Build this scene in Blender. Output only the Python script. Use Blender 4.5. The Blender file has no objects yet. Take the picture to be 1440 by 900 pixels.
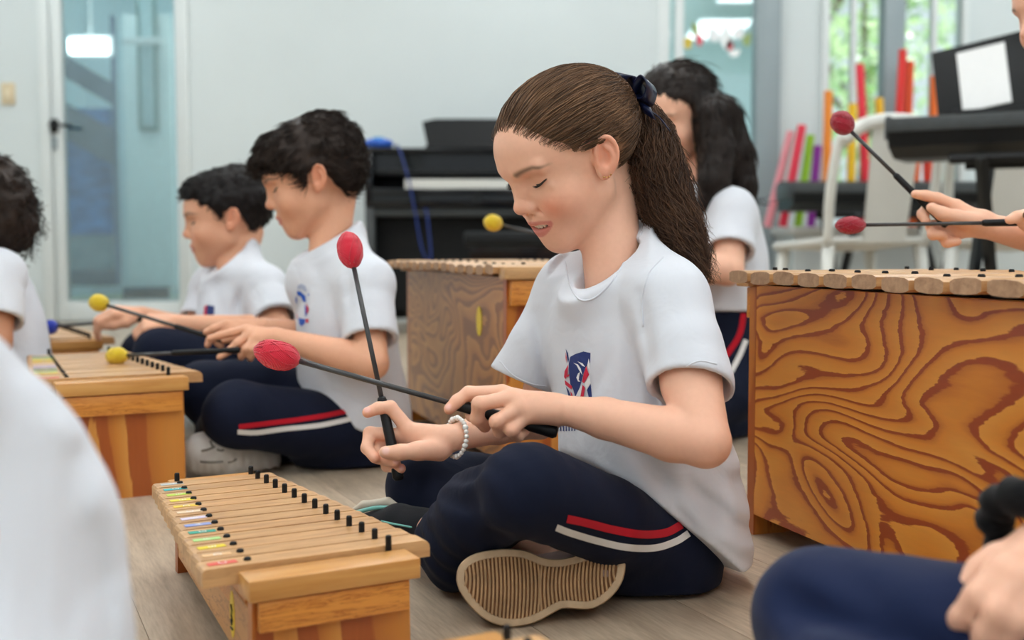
import bpy, bmesh, math, random
import numpy as np
from mathutils import Vector, Matrix
from mathutils.bvhtree import BVHTree

random.seed(7)
RNG = np.random.default_rng(11)
SC = bpy.context.scene
COL = SC.collection

# ---------------------------------------------------------------- camera
F = 1600.0                      # focal length in pixels of a 1440 px wide frame
HC = 0.41                       # camera height above the floor
PT = math.atan(105 / 1600)      # looking slightly down
CP, SP = math.cos(PT), math.sin(PT)
CAM = np.array([0, 0, HC]); FW = np.array([0, CP, -SP]); UP = np.array([0, SP, CP]); RT = np.array([1.0, 0, 0])
cam_data = bpy.data.cameras.new('camera')
cam = bpy.data.objects.new('camera', cam_data); COL.objects.link(cam)
cam.location = (0, 0, HC); cam.rotation_euler = (math.pi / 2 - PT, 0, 0)
cam_data.sensor_width = 36; cam_data.lens = 36 * F / 1440
cam_data.clip_start = 0.05
cam_data.dof.use_dof = True; cam_data.dof.focus_distance = 1.36; cam_data.dof.aperture_fstop = 3.7
SC.camera = cam

# ---------------------------------------------------------------- world, exposure
world = bpy.data.worlds.new('sky'); SC.world = world; world.use_nodes = True
wn = world.node_tree.nodes; wn['Background'].inputs[0].default_value = (0.86, 0.95, 1.0, 1)
wn['Background'].inputs[1].default_value = 0.8
SC.view_settings.view_transform = 'Standard'; SC.view_settings.look = 'None'
SC.view_settings.gamma = 1.0; SC.view_settings.use_curve_mapping = False
SC.view_settings.exposure = 0.30
PANEL_STRENGTH = 7.5
sun_d = bpy.data.lights.new('sun', 'SUN'); sun_d.energy = 7.0; sun_d.angle = math.radians(3); sun_d.color = (1.0, .96, .88)
sun = bpy.data.objects.new('sun', sun_d); COL.objects.link(sun); sun.rotation_euler = (math.radians(-38), math.radians(14), 0)   # high sun behind the building, lights the trees outside
SC.cycles.max_bounces = 6; SC.cycles.diffuse_bounces = 4; SC.cycles.glossy_bounces = 3
SC.cycles.transmission_bounces = 4; SC.cycles.transparent_max_bounces = 8
SC.cycles.caustics_reflective = False; SC.cycles.caustics_refractive = False

# ---------------------------------------------------------------- placing helpers: a pixel of the photo and a known depth / height give a point in the room
def ray(x, y): return FW + (x - 720) / F * RT - (y - 450) / F * UP
def W(x, y, d): return CAM + d * ray(x, y)
def onZ(x, y, z=0.0):
    r = ray(x, y); return CAM + r * ((z - HC) / r[2])
def onY(x, y, Y):
    r = ray(x, y); return CAM + r * (Y / r[1])
def nrm(v):
    v = np.asarray(v, float); return v / (np.linalg.norm(v) + 1e-12)

def smooth_path(pts, n=8):
    pts = [np.asarray(p, float) for p in pts]; P_ = [2 * pts[0] - pts[1]] + pts + [2 * pts[-1] - pts[-2]]; out = []
    for i in range(1, len(P_) - 2):
        p0, p1, p2, p3 = P_[i - 1:i + 3]
        for k in range(n):
            t = k / n; out.append(.5 * ((2 * p1) + (-p0 + p2) * t + (2 * p0 - 5 * p1 + 4 * p2 - p3) * t * t + (-p0 + 3 * p1 - 3 * p2 + p3) * t ** 3))
    out.append(P_[-2]); return out

# ---------------------------------------------------------------- object helpers
def tag(o, label=None, cat=None, group=None, kind=None):
    if label: o['label'] = label
    if cat: o['category'] = cat
    if group: o['group'] = group
    if kind: o['kind'] = kind
    return o
def thing(name, label, cat, loc=(0, 0, 0), rotz=0.0, group=None):
    o = bpy.data.objects.new(name, None); COL.objects.link(o)
    o.empty_display_size = 0.05
    o.location = tuple(float(c) for c in loc); o.rotation_euler = (0, 0, rotz)
    return tag(o, label, cat, group)
def link(name, me, mat=None, parent=None):
    o = bpy.data.objects.new(name, me); COL.objects.link(o)
    if mat is not None and not me.materials: me.materials.append(mat)
    if parent is not None: o.parent = parent
    return o
def mesh_from(name, vs, fs, smooth=False, mat=None):
    me = bpy.data.meshes.new(name); me.from_pydata([tuple(map(float, v)) for v in vs], [], fs); me.update()
    if smooth: me.polygons.foreach_set('use_smooth', [True] * len(me.polygons))
    if mat: me.materials.append(mat)
    return me
class MB:
    """collects shapes for ONE mesh"""
    def __init__(s): s.v = []; s.f = []; s.m = []; s.mi = 0
    def add(s, vs, fs):
        n = len(s.v); s.v += [tuple(map(float, v)) for v in vs]
        s.f += [tuple(i + n for i in f) for f in fs]; s.m += [s.mi] * len(fs); return s
    def box(s, a, b, bev=0.0):
        x0, y0, z0 = [min(p, q) for p, q in zip(a, b)]; x1, y1, z1 = [max(p, q) for p, q in zip(a, b)]
        if bev <= 0:
            return s.add([(x0,y0,z0),(x1,y0,z0),(x1,y1,z0),(x0,y1,z0),(x0,y0,z1),(x1,y0,z1),(x1,y1,z1),(x0,y1,z1)],
                         [(0,3,2,1),(4,5,6,7),(0,1,5,4),(1,2,6,5),(2,3,7,6),(3,0,4,7)])
        bm = bmesh.new()
        vs = [bm.verts.new(c) for c in [(x0,y0,z0),(x1,y0,z0),(x1,y1,z0),(x0,y1,z0),(x0,y0,z1),(x1,y0,z1),(x1,y1,z1),(x0,y1,z1)]]
        for f in [(0,3,2,1),(4,5,6,7),(0,1,5,4),(1,2,6,5),(2,3,7,6),(3,0,4,7)]: bm.faces.new([vs[i] for i in f])
        bmesh.ops.bevel(bm, geom=bm.edges[:], offset=bev, segments=2, profile=0.5, affect='EDGES')
        bm.verts.index_update()
        s.add([v.co[:] for v in bm.verts], [[v.index for v in f.verts] for f in bm.faces]); bm.free(); return s
    def prism(s, poly, axis, lo, hi):
        """2D outline extruded along axis x/y/z"""
        def P(u, v, t): return {'x': (t, u, v), 'y': (u, t, v), 'z': (u, v, t)}[axis]
        n = len(poly); vs = [P(u, v, lo) for u, v in poly] + [P(u, v, hi) for u, v in poly]
        fs = [tuple(range(n)), tuple(range(2 * n - 1, n - 1, -1))] + [(i, i + n, (i + 1) % n + n, (i + 1) % n) for i in range(n)]
        return s.add(vs, fs)
    def tube(s, pts, r, seg=10, caps=True, closed=False):
        pts = [np.asarray(p, float) for p in pts]; n = len(pts)
        rs = r if hasattr(r, '__len__') else [r] * n
        vs = []; t0 = None; nv = None
        for i, p in enumerate(pts):
            a = pts[(i - 1) % n] if (closed or i > 0) else p; b = pts[(i + 1) % n] if (closed or i < n - 1) else p
            t = nrm(b - a)
            if nv is None: nv = nrm(np.cross(t, [0, 0, 1] if abs(t[2]) < 0.9 else [1, 0, 0]))
            else: nv = nrm(nv - t * (nv @ t))
            bv = np.cross(t, nv)
            for k in range(seg):
                a_ = 2 * math.pi * k / seg; vs.append(p + rs[i] * (math.cos(a_) * nv + math.sin(a_) * bv))
        fs = []
        for i in range(n if closed else n - 1):
            j = (i + 1) % n
            for k in range(seg): fs.append((i * seg + k, i * seg + (k + 1) % seg, j * seg + (k + 1) % seg, j * seg + k))
        if caps and not closed: fs += [tuple(range(seg - 1, -1, -1)), tuple(range((n - 1) * seg, n * seg))]
        return s.add(vs, fs)
    def ellipsoid(s, c, ax, seg=16, rings=10):
        """ax: 3 axis vectors (already scaled)"""
        c = np.asarray(c, float); A = [np.asarray(a, float) for a in ax]; vs = [c + A[2]]
        for i in range(1, rings):
            th = math.pi * i / rings
            for k in range(seg):
                ph = 2 * math.pi * k / seg
                vs.append(c + A[0] * math.sin(th) * math.cos(ph) + A[1] * math.sin(th) * math.sin(ph) + A[2] * math.cos(th))
        vs.append(c - A[2]); fs = [(0, 1 + k, 1 + (k + 1) % seg) for k in range(seg)]
        for i in range(rings - 2):
            for k in range(seg):
                a = 1 + i * seg; b = a + seg; fs.append((a + k, b + k, b + (k + 1) % seg, a + (k + 1) % seg))
        L = len(vs) - 1; a = 1 + (rings - 2) * seg; fs += [(L, a + (k + 1) % seg, a + k) for k in range(seg)]
        return s.add(vs, fs)
    def build(s, name, mat=None, parent=None, smooth=False, angle=None, loc=None):
        me = mesh_from(name, s.v, s.f, smooth or angle is not None)
        for m in (mat if isinstance(mat, (list, tuple)) else [mat]):
            if m: me.materials.append(m)
        if max(s.m, default=0) > 0: me.polygons.foreach_set('material_index', s.m)
        if angle is not None: me.set_sharp_from_angle(angle=math.radians(angle))
        o = link(name, me, None, parent)
        if loc is not None: o.location = tuple(map(float, loc))
        return o
def boxpart(name, a, b, mat, parent, bev=0.0): return MB().box(a, b, bev).build(name, mat, parent, angle=35 if bev else None)
def struct(o): o['kind'] = 'structure'; return o
def copy_part(o, parent, loc=None):
    c = o.copy(); COL.objects.link(c); c.parent = parent
    if loc is not None: c.location = loc
    return c

# ---------------------------------------------------------------- materials (all node based)
def new_mat(name):
    m = bpy.data.materials.new(name); m.use_nodes = True
    nt = m.node_tree; b = nt.nodes['Principled BSDF']; return m, nt, b
def N(nt, t, **kw):
    n = nt.nodes.new(t)
    for k, v in kw.items():
        if k.startswith('i_'):
            key = k[2:]; key = int(key) if key.isdigit() else key.replace('_', ' ')
            n.inputs[key].default_value = v
        else: setattr(n, k, v)
    return n
def ramp(nt, stops, interp='LINEAR'):
    r = N(nt, 'ShaderNodeValToRGB'); cr = r.color_ramp; cr.interpolation = interp
    while len(cr.elements) < len(stops): cr.elements.new(0.5)
    for e, (p, c) in zip(cr.elements, stops): e.position = p; e.color = (*c, 1) if len(c) == 3 else c
    return r
def srgb(r, g, b):
    f = lambda c: (c / 255 / 12.92) if c / 255 <= 0.04045 else ((c / 255 + 0.055) / 1.055) ** 2.4
    return (f(r), f(g), f(b))
def plain(name, col, rough=0.5, var=0.06, scale=30, bump=0.0, metal=0.0, spec=0.5, coat=0.0, sheen=0.0, stretch=(1, 1, 1)):
    """base colour with slight noise variation and fine relief"""
    m, nt, b = new_mat(name); L = nt.links.new
    tc = N(nt, 'ShaderNodeTexCoord'); mp = N(nt, 'ShaderNodeMapping'); mp.inputs['Scale'].default_value = stretch
    L(tc.outputs['Object'], mp.inputs[0])
    nz = N(nt, 'ShaderNodeTexNoise', i_Scale=scale, i_Detail=4.0); L(mp.outputs[0], nz.inputs['Vector'])
    lo = tuple(max(0, c * (1 - var)) for c in col); hi = tuple(min(1, c * (1 + var)) for c in col)
    r = ramp(nt, [(0.3, lo), (0.7, hi)]); L(nz.outputs['Fac'], r.inputs[0]); L(r.outputs[0], b.inputs['Base Color'])
    b.inputs['Roughness'].default_value = rough; b.inputs['Metallic'].default_value = metal
    b.inputs['Specular IOR Level'].default_value = spec; b.inputs['Coat Weight'].default_value = coat
    b.inputs['Sheen Weight'].default_value = sheen
    if bump > 0:
        bp = N(nt, 'ShaderNodeBump', i_Strength=bump, i_Distance=0.002); L(nz.outputs['Fac'], bp.inputs['Height']); L(bp.outputs[0], b.inputs['Normal'])
    return m
def emit(name, col, s):
    m, nt, b = new_mat(name); b.inputs['Base Color'].default_value = (*col, 1)
    b.inputs['Emission Color'].default_value = (*col, 1); b.inputs['Emission Strength'].default_value = s; return m
def straight_wood(name, lo, hi, scale=6.0, stretch=(1, 14, 14), rough=0.42, fine=0.25, line=None, coat=0.15):
    m, nt, b = new_mat(name); L = nt.links.new
    tc = N(nt, 'ShaderNodeTexCoord'); oi = N(nt, 'ShaderNodeObjectInfo')
    ad = N(nt, 'ShaderNodeVectorMath', operation='ADD'); sc = N(nt, 'ShaderNodeVectorMath', operation='SCALE'); sc.inputs['Scale'].default_value = 7.3
    cb = N(nt, 'ShaderNodeCombineXYZ'); L(oi.outputs['Random'], cb.inputs[0]); L(oi.outputs['Random'], cb.inputs[1]); L(oi.outputs['Random'], cb.inputs[2])
    L(cb.outputs[0], sc.inputs[0]); L(tc.outputs['Object'], ad.inputs[0]); L(sc.outputs[0], ad.inputs[1])
    mp = N(nt, 'ShaderNodeMapping'); mp.inputs['Scale'].default_value = stretch; L(ad.outputs[0], mp.inputs[0])
    n1 = N(nt, 'ShaderNodeTexNoise', i_Scale=scale, i_Detail=5.0, i_Roughness=0.6, i_Distortion=0.4); L(mp.outputs[0], n1.inputs['Vector'])
    n2 = N(nt, 'ShaderNodeTexNoise', i_Scale=scale * 9, i_Detail=3.0); L(mp.outputs[0], n2.inputs['Vector'])
    mx = N(nt, 'ShaderNodeMath', operation='MULTIPLY_ADD'); mx.inputs[1].default_value = fine
    sb = N(nt, 'ShaderNodeMath', operation='SUBTRACT'); sb.inputs[1].default_value = 0.5; L(n2.outputs['Fac'], sb.inputs[0]); L(sb.outputs[0], mx.inputs[0]); L(n1.outputs['Fac'], mx.inputs[2])
    st = [(0.30, lo), (0.66, hi)] if line is None else [(0.30, lo), (0.46, hi), (0.5, line), (0.53, hi), (0.7, hi)]
    r = ramp(nt, st); L(mx.outputs[0], r.inputs[0])
    hs = N(nt, 'ShaderNodeHueSaturation'); mr = N(nt, 'ShaderNodeMapRange'); mr.inputs['To Min'].default_value = 0.92; mr.inputs['To Max'].default_value = 1.06
    L(oi.outputs['Random'], mr.inputs['Value']); L(mr.outputs[0], hs.inputs['Value']); L(r.outputs[0], hs.inputs['Color']); L(hs.outputs[0], b.inputs['Base Color'])
    b.inputs['Roughness'].default_value = rough; b.inputs['Coat Weight'].default_value = coat; b.inputs['Coat Roughness'].default_value = 0.3
    bp = N(nt, 'ShaderNodeBump', i_Strength=0.15, i_Distance=0.001); L(n2.outputs['Fac'], bp.inputs['Height']); L(bp.outputs[0], b.inputs['Normal'])
    return m
def swirl_wood(name, base, light, line, scale=2.4, rings=9.0, stretch=(1, 1, 1), offset=(0, 0, 0), rough=0.38, width=0.30, fib=(12, 12, 90), jag=0.34):
    """rotary-cut softwood plywood: terraced contour lines of a warped height field"""
    m, nt, b = new_mat(name); L = nt.links.new
    tc = N(nt, 'ShaderNodeTexCoord'); mp = N(nt, 'ShaderNodeMapping'); mp.inputs['Scale'].default_value = stretch; mp.inputs['Location'].default_value = offset
    L(tc.outputs['Object'], mp.inputs[0])
    h = N(nt, 'ShaderNodeTexNoise', i_Scale=scale, i_Detail=2.0, i_Roughness=0.42, i_Distortion=0.9); L(mp.outputs[0], h.inputs['Vector'])
    mp2 = N(nt, 'ShaderNodeMapping'); mp2.inputs['Scale'].default_value = fib; L(tc.outputs['Object'], mp2.inputs[0])
    fz = N(nt, 'ShaderNodeTexNoise', i_Scale=1.6, i_Detail=5.0, i_Roughness=0.65); L(mp2.outputs[0], fz.inputs['Vector'])
    a = N(nt, 'ShaderNodeMath', operation='MULTIPLY'); a.inputs[1].default_value = rings; L(h.outputs['Fac'], a.inputs[0])
    f2 = N(nt, 'ShaderNodeMath', operation='MULTIPLY_ADD'); f2.inputs[1].default_value = jag; L(fz.outputs['Fac'], f2.inputs[0]); L(a.outputs[0], f2.inputs[2])
    fr = N(nt, 'ShaderNodeMath', operation='FRACT'); L(f2.outputs[0], fr.inputs[0])
    r = ramp(nt, [(0.0, light), (0.75 - width, base), (0.93 - width, tuple(0.55 * x + 0.45 * y for x, y in zip(base, line))), (0.97 - width, line), (0.955, line), (0.985, light)])
    L(fr.outputs[0], r.inputs[0])
    # fine fibre
    mx = N(nt, 'ShaderNodeMixRGB', blend_type='MULTIPLY'); mx.inputs[0].default_value = 0.35
    r2 = ramp(nt, [(0.3, (0.72, 0.68, 0.62)), (0.7, (1, 1, 1))]); L(fz.outputs['Fac'], r2.inputs[0])
    L(r.outputs[0], mx.inputs[1]); L(r2.outputs[0], mx.inputs[2]); L(mx.outputs[0], b.inputs['Base Color'])
    b.inputs['Roughness'].default_value = rough; b.inputs['Coat Weight'].default_value = 0.25; b.inputs['Coat Roughness'].default_value = 0.3
    return m

M = {}
M['wall'] = plain('white_wall_paint', srgb(214, 222, 223), 0.75, 0.015, 3)
M['ceiling'] = plain('ceiling_paint', srgb(238, 239, 238), 0.8, 0.01, 3)
M['white_alu'] = plain('white_aluminium', srgb(222, 228, 228), 0.35, 0.015, 6)
M['grey_alu'] = plain('grey_aluminium', srgb(150, 163, 168), 0.35, 0.02, 6)
M['black_plastic'] = plain('black_plastic', (0.007, 0.008, 0.009), 0.42, 0.15, 40, spec=.25)
M['black_gloss'] = plain('black_piano_lacquer', (0.005, 0.006, 0.008), 0.06, 0.05, 10, spec=.4)
M['black_rubber'] = plain('black_rubber', (0.008, 0.008, 0.009), 0.5, 0.2, 60, spec=.25)
M['dark_grey'] = plain('dark_grey_plastic', srgb(62, 66, 68), 0.45, 0.1, 40)
M['white_plastic'] = plain('white_plastic', srgb(226, 226, 220), 0.35, 0.015, 10)
M['panel_light'] = emit('ceiling_light_diffuser', (0.94, 0.985, 1.0), PANEL_STRENGTH)
M['bar'] = straight_wood('bar_rosewood_pale', srgb(176, 128, 82), srgb(214, 168, 116), 5.0, (2.2, 16, 16), 0.4)
M['bar_end'] = straight_wood('bar_end_grain', srgb(160, 122, 92), srgb(190, 152, 118), 14.0, (4, 8, 8), 0.6, coat=0.0)
M['cap'] = straight_wood('cap_board_wood', srgb(196, 132, 64), srgb(218, 162, 92), 4.0, (1.2, 22, 22), 0.35)
M['cleat'] = straight_wood('cleat_wood', srgb(190, 112, 40), srgb(222, 148, 64), 9.0, (0.8, 12, 12), 0.36, line=srgb(172, 92, 30))
M['body'] = swirl_wood('body_softwood', srgb(204, 128, 48), srgb(216, 148, 68), srgb(168, 84, 28), 5.0, 6.0, (1, 0.5, 0.16), (3, 1, 2), width=0.42, fib=(90, 12, 8), jag=0.22)
M['side'] = straight_wood('side_softwood', srgb(178, 116, 58), srgb(206, 148, 86), 6.0, (12, 1.4, 12), 0.4, line=srgb(150, 88, 40))
M['swirl'] = swirl_wood('bass_plywood_figured', srgb(220, 136, 42), srgb(228, 152, 58), srgb(158, 66, 18), 2.6, 24.0, (1, 1.0, 1.5), (0.35, 0.6, 0.1), width=0.20)
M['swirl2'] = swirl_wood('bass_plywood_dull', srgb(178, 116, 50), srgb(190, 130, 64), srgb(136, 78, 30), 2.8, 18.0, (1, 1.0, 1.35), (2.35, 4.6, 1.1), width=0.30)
# ================================================================ the room
YB = 6.0                       # back wall
XL, XR, YF, ZC = -3.4, 3.6, -2.6, 2.95
M['floor'] = straight_wood('laminate_oak_grey', srgb(156, 138, 118), srgb(196, 178, 156), 3.0, (11, 1.1, 11), 0.42, fine=0.5, coat=0.1)
floor = struct(MB().box((XL - .2, YF - .2, -0.06), (XR + .2, YB + .2, -0.003)).build('floor', M['floor']))
def floor_planks():
    a = nrm([-0.42, 0.907, 0]); b = np.array([a[1], -a[0], 0]); PW, PL = 0.19, 1.25
    me = MB().box((-PW / 2 + .0004, -PL / 2 + .0004, -0.012), (PW / 2 - .0004, PL / 2 - .0004, 0.0), 0.0).build('plank', M['floor'], floor)
    first = True; rz = math.atan2(-a[0], a[1]); n = 0
    for i in range(-30, 31):
        off = ((i * 0.37) % 1.0) * PL
        for j in range(-3, 7):
            c = b * (i * PW + 0.05) + a * (j * PL + off)
            cs = [c + sx * b * PW / 2 + sy * a * PL / 2 for sx in (-1, 1) for sy in (-1, 1)]
            if not all(XL < q[0] < XR and YF < q[1] < YB for q in cs): continue
            if not any(q[1] > 0.6 and abs(q[0]) < 0.48 * q[1] + 0.25 for q in cs): continue
            if c[1] > 5.2: continue
            o = me if first else copy_part(me, floor); first = False
            o.location = (c[0], c[1], 0); o.rotation_euler = (0, 0, rz); n += 1
    return n
floor_planks()

def X6(px): return float(onY(px, 345, YB)[0])
def Z6(py): return float(onY(720, py, YB)[2])
T = 0.14
# openings in the back wall: glazed door, glazed panel, windows
dx0, dx1, dz1 = X6(62), X6(270), 2.25
gx0, gx1 = X6(928), X6(1090)
wx0, wx1, wz0, wz1 = X6(1150), X6(1352), 0.42, 2.6
wb = MB()
wb.box((XL, YB, 0), (dx0, YB + T, ZC)); wb.box((dx0, YB, dz1), (dx1, YB + T, ZC)); wb.box((dx1, YB, 0), (gx0, YB + T, ZC))
wb.box((gx0, YB, 2.4), (gx1, YB + T, ZC)); wb.box((gx1, YB, 0), (wx0, YB + T, ZC))
wb.box((wx0, YB, 0), (wx1, YB + T, wz0)); wb.box((wx0, YB, wz1), (wx1, YB + T, ZC)); wb.box((wx1, YB, 0), (XR, YB + T, ZC))
struct(wb.build('wall_back', M['wall']))
struct(MB().box((XL - T, YF, 0), (XL, YB, ZC)).build('wall_left', M['wall']))
# right wall with two window bays
wr = MB(); segs = [(YF, -1.6), (0.6, 1.4), (3.6, YB)]
for a, b in segs: wr.box((XR, a, 0), (XR + T, b, ZC))
for a, b in [(-1.6, 0.6), (1.4, 3.6)]: wr.box((XR, a, 0), (XR + T, b, 0.85)); wr.box((XR, a, 2.5), (XR + T, b, ZC))
struct(wr.build('wall_right', M['wall']))
# wall behind the camera, also glazed
wf = MB(); wf.box((XL, YF - T, 0), (XR, YF, 0.8)); wf.box((XL, YF - T, 2.6), (XR, YF, ZC))
for x in (XL, -1.3, 0.95, XR - .25): wf.box((x, YF - T, 0.8), (x + .25, YF, 2.6))
struct(wf.build('wall_front', M['wall']))
struct(MB().box((XL - T, YF - T, ZC), (XR + T, YB + T, ZC + .1)).build('ceiling', M['ceiling']))
bb = MB(); bb.box((XL, YB - .012, 0), (dx0 - .02, YB, .08)); bb.box((dx1 + .02, YB - .012, 0), (gx0 - .02, YB, .08))
struct(bb.build('baseboard_back', M['white_alu']))

# clear glass and tinted glass
def glass_mat(name, tint, rough=0.0, mix=0.12):
    m, nt, b = new_mat(name); L = nt.links.new; out = nt.nodes['Material Output']
    tr = N(nt, 'ShaderNodeBsdfTransparent'); tr.inputs[0].default_value = (*tint, 1)
    gl = N(nt, 'ShaderNodeBsdfGlossy'); gl.inputs['Roughness'].default_value = rough + 0.02
    lw = N(nt, 'ShaderNodeFresnel', i_IOR=1.45); mr = N(nt, 'ShaderNodeMath', operation='ADD'); mr.inputs[1].default_value = mix * 0.4
    L(lw.outputs[0], mr.inputs[0]); ms = N(nt, 'ShaderNodeMixShader'); L(mr.outputs[0], ms.inputs[0]); L(tr.outputs[0], ms.inputs[1]); L(gl.outputs[0], ms.inputs[2])
    L(ms.outputs[0], out.inputs['Surface']); return m
M['glass'] = glass_mat('clear_window_glass', (0.93, 0.98, 0.97))
M['teal_glass'] = glass_mat('teal_tinted_glass', (0.84, 0.93, 0.94), 0.0, 0.3)

# --- glazed door on the left (frame, leaf, pane, lever)
door = thing('door_1', None, None, ((dx0 + dx1) / 2, YB, 0)); struct(door); door['label'] = 'white aluminium glazed door with black lever handle'
def dpart(name, a, b, mat, parent=door, bev=0.004):
    o = (door.location.x, door.location.y, 0)
    return boxpart(name, [a[i] - o[i] for i in range(3)], [b[i] - o[i] for i in range(3)], mat, parent, bev)
f0, f1 = X6(76), X6(262)
dpart('jamb', (dx0, YB - .02, 0), (f0, YB + .1, dz1), M['white_alu']); dpart('jamb', (f1, YB - .02, 0), (dx1, YB + .1, dz1), M['white_alu'])
dpart('door_head', (f0, YB - .02, dz1 - .07), (f1, YB + .1, dz1), M['white_alu'])
st = X6(92)
dpart('stile', (f0 + .004, YB + .01, .01), (st, YB + .06, dz1 - .075), M['white_alu']); dpart('stile', (X6(250), YB + .01, .01), (f1 - .004, YB + .06, dz1 - .075), M['white_alu'])
dpart('bottom_rail', (st, YB + .01, .01), (X6(250), YB + .06, Z6(424)), M['white_alu'])
dpart('pane', (st, YB + .03, Z6(424)), (X6(250), YB + .038, dz1 - .075), M['teal_glass'], bev=0)
hz = Z6(177); hx = X6(80)
lev = MB(); lev.box((hx - .022, YB - .012, hz - .035), (hx + .022, YB + .012, hz + .035), .004); lev.tube([(hx, YB - .01, hz), (hx, YB - .05, hz)], .01); lev.tube([(hx, YB - .05, hz), (hx + .11, YB - .05, hz - .004)], .009)
lev = lev.build('lever_handle', M['black_plastic'], door, angle=40); lev.location = (-door.location.x, -YB, 0)
kh = MB(); kh.box((hx - .014, YB - .002, Z6(210)), (hx + .014, YB + .012, Z6(193)), .003); kh = kh.build('lock_plate', M['grey_alu'], door, angle=40); kh.location = (-door.location.x, -YB, 0)
# wall switch
sw = thing('light_switch', 'beige plastic light switch on the white wall beside the door', 'switch', (X6(18), YB, Z6(132)))
boxpart('switch_plate', (-.036, -.012, -.056), (.036, 0, .056), plain('beige_plastic', srgb(218, 200, 166), .4), sw, .004)
boxpart('rocker', (-.014, -.018, -.024), (.014, -.012, .024), plain('beige_plastic_light', srgb(226, 212, 182), .4), sw, .002)

# --- passage seen through the door
M['corridor'] = plain('corridor_paint', srgb(196, 220, 226), .7, .03, 2)
M['corr_blue'] = plain('blue_painted_panel', srgb(58, 118, 178), .4, .45, 5, stretch=(1, 1, 3))
M['corr_dark'] = plain('dark_steel', srgb(70, 92, 108), .5, .2, 6)
cy = 9.2
struct(MB().box((XL, cy, 0), (0.2, cy + .1, ZC)).build('wall_passage', M['corridor']))
struct(MB().box((XL, YB + T, -0.06), (0.2, cy, -0.003)).build('floor_passage', plain('passage_tiles', srgb(160, 170, 170), .3, .06, 4)))
struct(MB().box((XL, YB + T, ZC), (0.2, cy, ZC + .1)).build('ceiling_passage', M['ceiling']))
struct(MB().box((XL - .1, YB + T, 0), (XL, cy, ZC)).build('wall_passage_side', M['corridor']))
def Q(px, py, Y): return onY(px, py, Y)
pan = thing('glass_partition', 'blue glazed partition seen through the door pane', 'partition', (*Q(125, 345, 8.6)[:2], 0))
def fromto(name, px0, py0, px1, py1, Y, th, mat, parent):
    a = Q(px0, py0, Y); b = Q(px1, py1, Y); l = np.array(parent.location)
    return boxpart(name, np.array([a[0], Y, a[2]]) - l, np.array([b[0], Y + th, b[2]]) - l, mat, parent, 0.003)
fromto('blue_panel', 78, 152, 158, 330, 8.6, .05, M['corr_blue'], pan)
fromto('dark_base', 78, 380, 160, 402, 8.6, .06, M['corr_dark'], pan)
fromto('grey_panel', 78, 330, 160, 380, 8.62, .03, plain('grey_blue_panel', srgb(128, 152, 162), .4, .2, 4), pan)
fromto('post', 154, 20, 166, 402, 8.55, .08, plain('slate_post', srgb(70, 100, 128), .4), pan)
ml = MB(); a = Q(60, 60, 8.3); b = Q(160, 118, 8.3); d = nrm(b - a)
stair = thing('stair_flight', 'dark steel stair stringers rising behind the door pane', 'stairs', (a[0], 8.3, 0))
for k, (off, w) in enumerate([(0, .16), (-.34, .26)]):
    m_ = MB(); q0 = np.array([0, 0, a[2] + off]); q1 = q0 + (b - a); m_.add([q0 + (0, 0, 0), q1, q1 + (0, 0, -w), q0 + (0, 0, -w), q0 + (0, .06, 0), q1 + (0, .06, 0), q1 + (0, .06, -w), q0 + (0, .06, -w)],
        [(0, 1, 2, 3), (7, 6, 5, 4), (0, 4, 5, 1), (3, 2, 6, 7), (0, 3, 7, 4), (1, 5, 6, 2)]); m_.build('stringer', M['corr_dark'], stair)
lp = thing('corridor_lamp', 'bright rectangular lamp seen through the top of the door pane', 'lamp', tuple(Q(122, 64, 7.9)))
boxpart('diffuser', (-.13, 0, -.05), (.13, .06, .05), emit('corridor_lamp_glow', (1, 1, 1), 6), lp, .01); boxpart('housing', (-.15, .06, -.06), (.15, .1, .08), M['white_alu'], lp); MB().tube([(0, .08, .08), (0, .08, ZC - lp.location.z)], .008, 8).build('hanger', M['white_alu'], lp)
for k, (x, y) in enumerate(((-2.6, 7.2), (-1.2, 7.6))):  # two unseen panels, added only to brighten the passage
    t = thing('ceiling_light', 'added unseen light panel brightening the passage behind the glazed door', 'ceiling light', (x, y, ZC - .03), 0, 'added passage fill lights'); boxpart('diffuser', (-.3, -.6, 0), (.3, .6, .02), M['panel_light'], t); boxpart('frame', (-.34, -.64, .012), (.34, .64, .03), M['white_alu'], t)
leaf = thing('inner_door', 'pale open door leaf with a narrow framed window, behind the glazed door', 'door', (*Q(205, 345, 7.4)[:2], 0))
fromto('leaf', 172, 20, 246, 408, 7.4, .05, plain('pale_teal_door', srgb(220, 234, 235), .4), leaf)
fromto('window_frame', 190, -40, 222, 184, 7.36, .03, plain('green_grey_frame', srgb(120, 150, 148), .4), leaf)
fromto('window_pane', 195, -40, 217, 178, 7.35, .01, plain('misty_pane', srgb(178, 204, 208), .2), leaf)
fromto('kick_rail', 172, 404, 236, 420, 7.36, .05, M['corr_dark'], leaf)
fromto('push_bar', 172, 52, 226, 62, 7.3, .03, M['white_alu'], leaf)

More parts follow.
